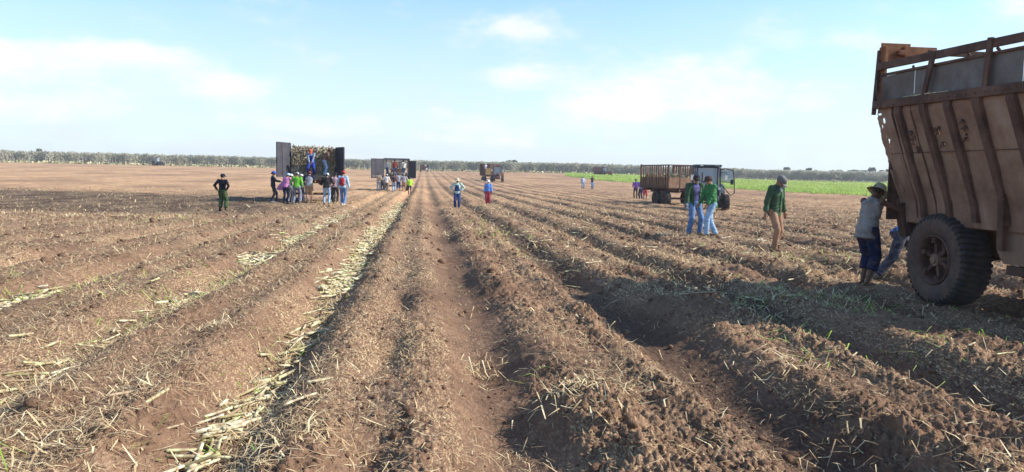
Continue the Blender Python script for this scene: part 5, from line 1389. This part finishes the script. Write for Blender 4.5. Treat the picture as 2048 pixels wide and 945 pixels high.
person(b, 70, 'worker in a brown shirt and jeans bending into the cane on the loaded trailer', h=1.66, lean=24, side=12, hands=((-.1, .5, .95), (.2, .45, .95)), ground=b.z, top=('long', (.22, .13, .09)), bot=('trousers', LJEAN), hat=('cap', (.14, .10, .08)), vox=.012)
# ------------------------------------------------------------------ crowd at the second trailer
person(at_d(757, 71.5), 12, 'worker in a tan shirt reaching up to the left gate of the second trailer', h=1.72, hands=((-.62, .12, 1.42), (.26, .15, 1.0)), pole=((0, -1, -.5), (.45, -1, -.3)), top=('long', (.46, .34, .25), {'loose': .03}), bot=('trousers', (.42, .45, .52), {'loose': .022}), hair='short', group=G2)
person(at_d(765, 72.6), 5, 'shadowed worker in dark clothes crouched by the left wheel of the second trailer', h=1.45, lean=18, hands=reach(.2, .4, .8), top=('long', (.06, .055, .06)), bot=('trousers', (.05, .05, .07), {'loose': .03}), group=G2)
person(at_d(773, 71.5), 8, 'worker in a white shirt and grey-brown trousers behind the second trailer', h=1.74, lean=10, hands=((-.3, .3, 1.15), (.25, .3, 1.0)), top=('long', (.68, .66, .62), {'loose': .03}), bot=('trousers', (.26, .22, .20), {'loose': .026}), hat=('cap', (.70, .68, .62)), group=G2)
person(at_d(788, 71), 5, 'worker in a brown shirt and pale jeans with a small black bag', h=1.72, lean=6, hands=reach(.24, .2, .95), top=('long', (.20, .09, .07)), bot=('trousers', LJEAN), hat=('cap', (.05, .05, .09)), group=G2, extra=(('backpack', (.03, .03, .05)),))
person(at_d(797, 72.2), 0, 'worker in a grey-blue shirt and navy shorts facing the second trailer', h=1.76, hands=reach(.24, .3, 1.1), top=('long', (.40, .42, .48), {'loose': .022}), bot=('cropped', (.04, .06, .17), {'loose': .03}), group=G2)
person(at_d(808, 70), 0, 'worker in a grey T-shirt and rolled tan trousers at the second trailer', h=1.74, lean=6, hands=reach(.28, .3, 1.05), top=('long', (.32, .31, .33), {'loose': .035}), bot=('shorts', (.44, .28, .20), {'loose': .03}), hat=('cap', (.5, .47, .36)), group=G2, build=1.12, sk=(.36, .20, .13))
person(at_d(820, 70.5), -15, 'worker in a neon yellow-green top and black leggings', h=1.66, hands=reach(.2, .2, .95), top=('long', (.42, .80, .06), {'loose': .02}), bot=('trousers', (.02, .025, .04), {'loose': .0}), hat=('cap', (.05, .06, .12)), group=G2)
for lx, az_, lb, tp, bt_ in ((-.95, 60, 'worker in a white shirt and jeans standing at the left post of the second trailer', (.60, .56, .58), (.06, .12, .30)), (-.15, 5, 'worker in a red-brown shirt and jeans standing mid-bed on the second trailer', (.32, .08, .06), (.10, .18, .36)), (.70, -30, 'worker in a pale grey shirt and jeans at the right of the second trailer bed', (.55, .55, .54), (.05, .10, .22))):
    b = on_bed(V2, -3, lx, .35, 1.36)
    person(b, az_, lb, h=1.68, hands=((-.24, .1, .85), (.24, .1, .85)), ground=b.z, top=('long', tp, {'loose': .02}), bot=('trousers', bt_), vox=.018)
# riders and figures round the distant vehicles
b = at_d(971, 139); person(Vector((b.x, b.y, b.z + 2.0)), 180, 'worker in white riding high on the rust-red tractor hitch', h=1.5, drop=.3, ground=b.z + 2.0, top=('long', (.75, .76, .80)), bot=('trousers', (.3, .3, .4)), hat=('cap', (.8, .8, .8)), vox=.03)
b = at_d(853, 236); person(Vector((b.x, b.y, b.z)), 0, 'distant worker in white behind the tiny cane wagon', h=1.7, top=('long', (.7, .7, .68)), bot=('trousers', (.4, .38, .35)), vox=.04)
b = at_d(851, 247); person(Vector((b.x, b.y, b.z + .95)), 0, 'distant worker standing up on the tiny cane wagon', h=1.7, ground=b.z + .95, top=('long', (.7, .66, .6)), bot=('trousers', (.2, .2, .25)), vox=.04)

# ------------------------------------------------------------------ haze
m = MB(); m.box((0, 0, 5), (7400, 7400, 18))
hz_m = bpy.data.materials.new('haze'); hz_m.use_nodes = True; ht = hz_m.node_tree; ht.nodes.clear()
pv_ = ht.nodes.new('ShaderNodeVolumePrincipled'); pv_.inputs['Color'].default_value = (.86, .92, 1, 1); pv_.inputs['Density'].default_value = .0004; pv_.inputs['Anisotropy'].default_value = .2
ou_ = ht.nodes.new('ShaderNodeOutputMaterial'); ht.links.new(pv_.outputs[0], ou_.inputs['Volume'])
o = m.build('haze', hz_m); tag(o, 'thin pale haze over the whole field', None, None, 'stuff')
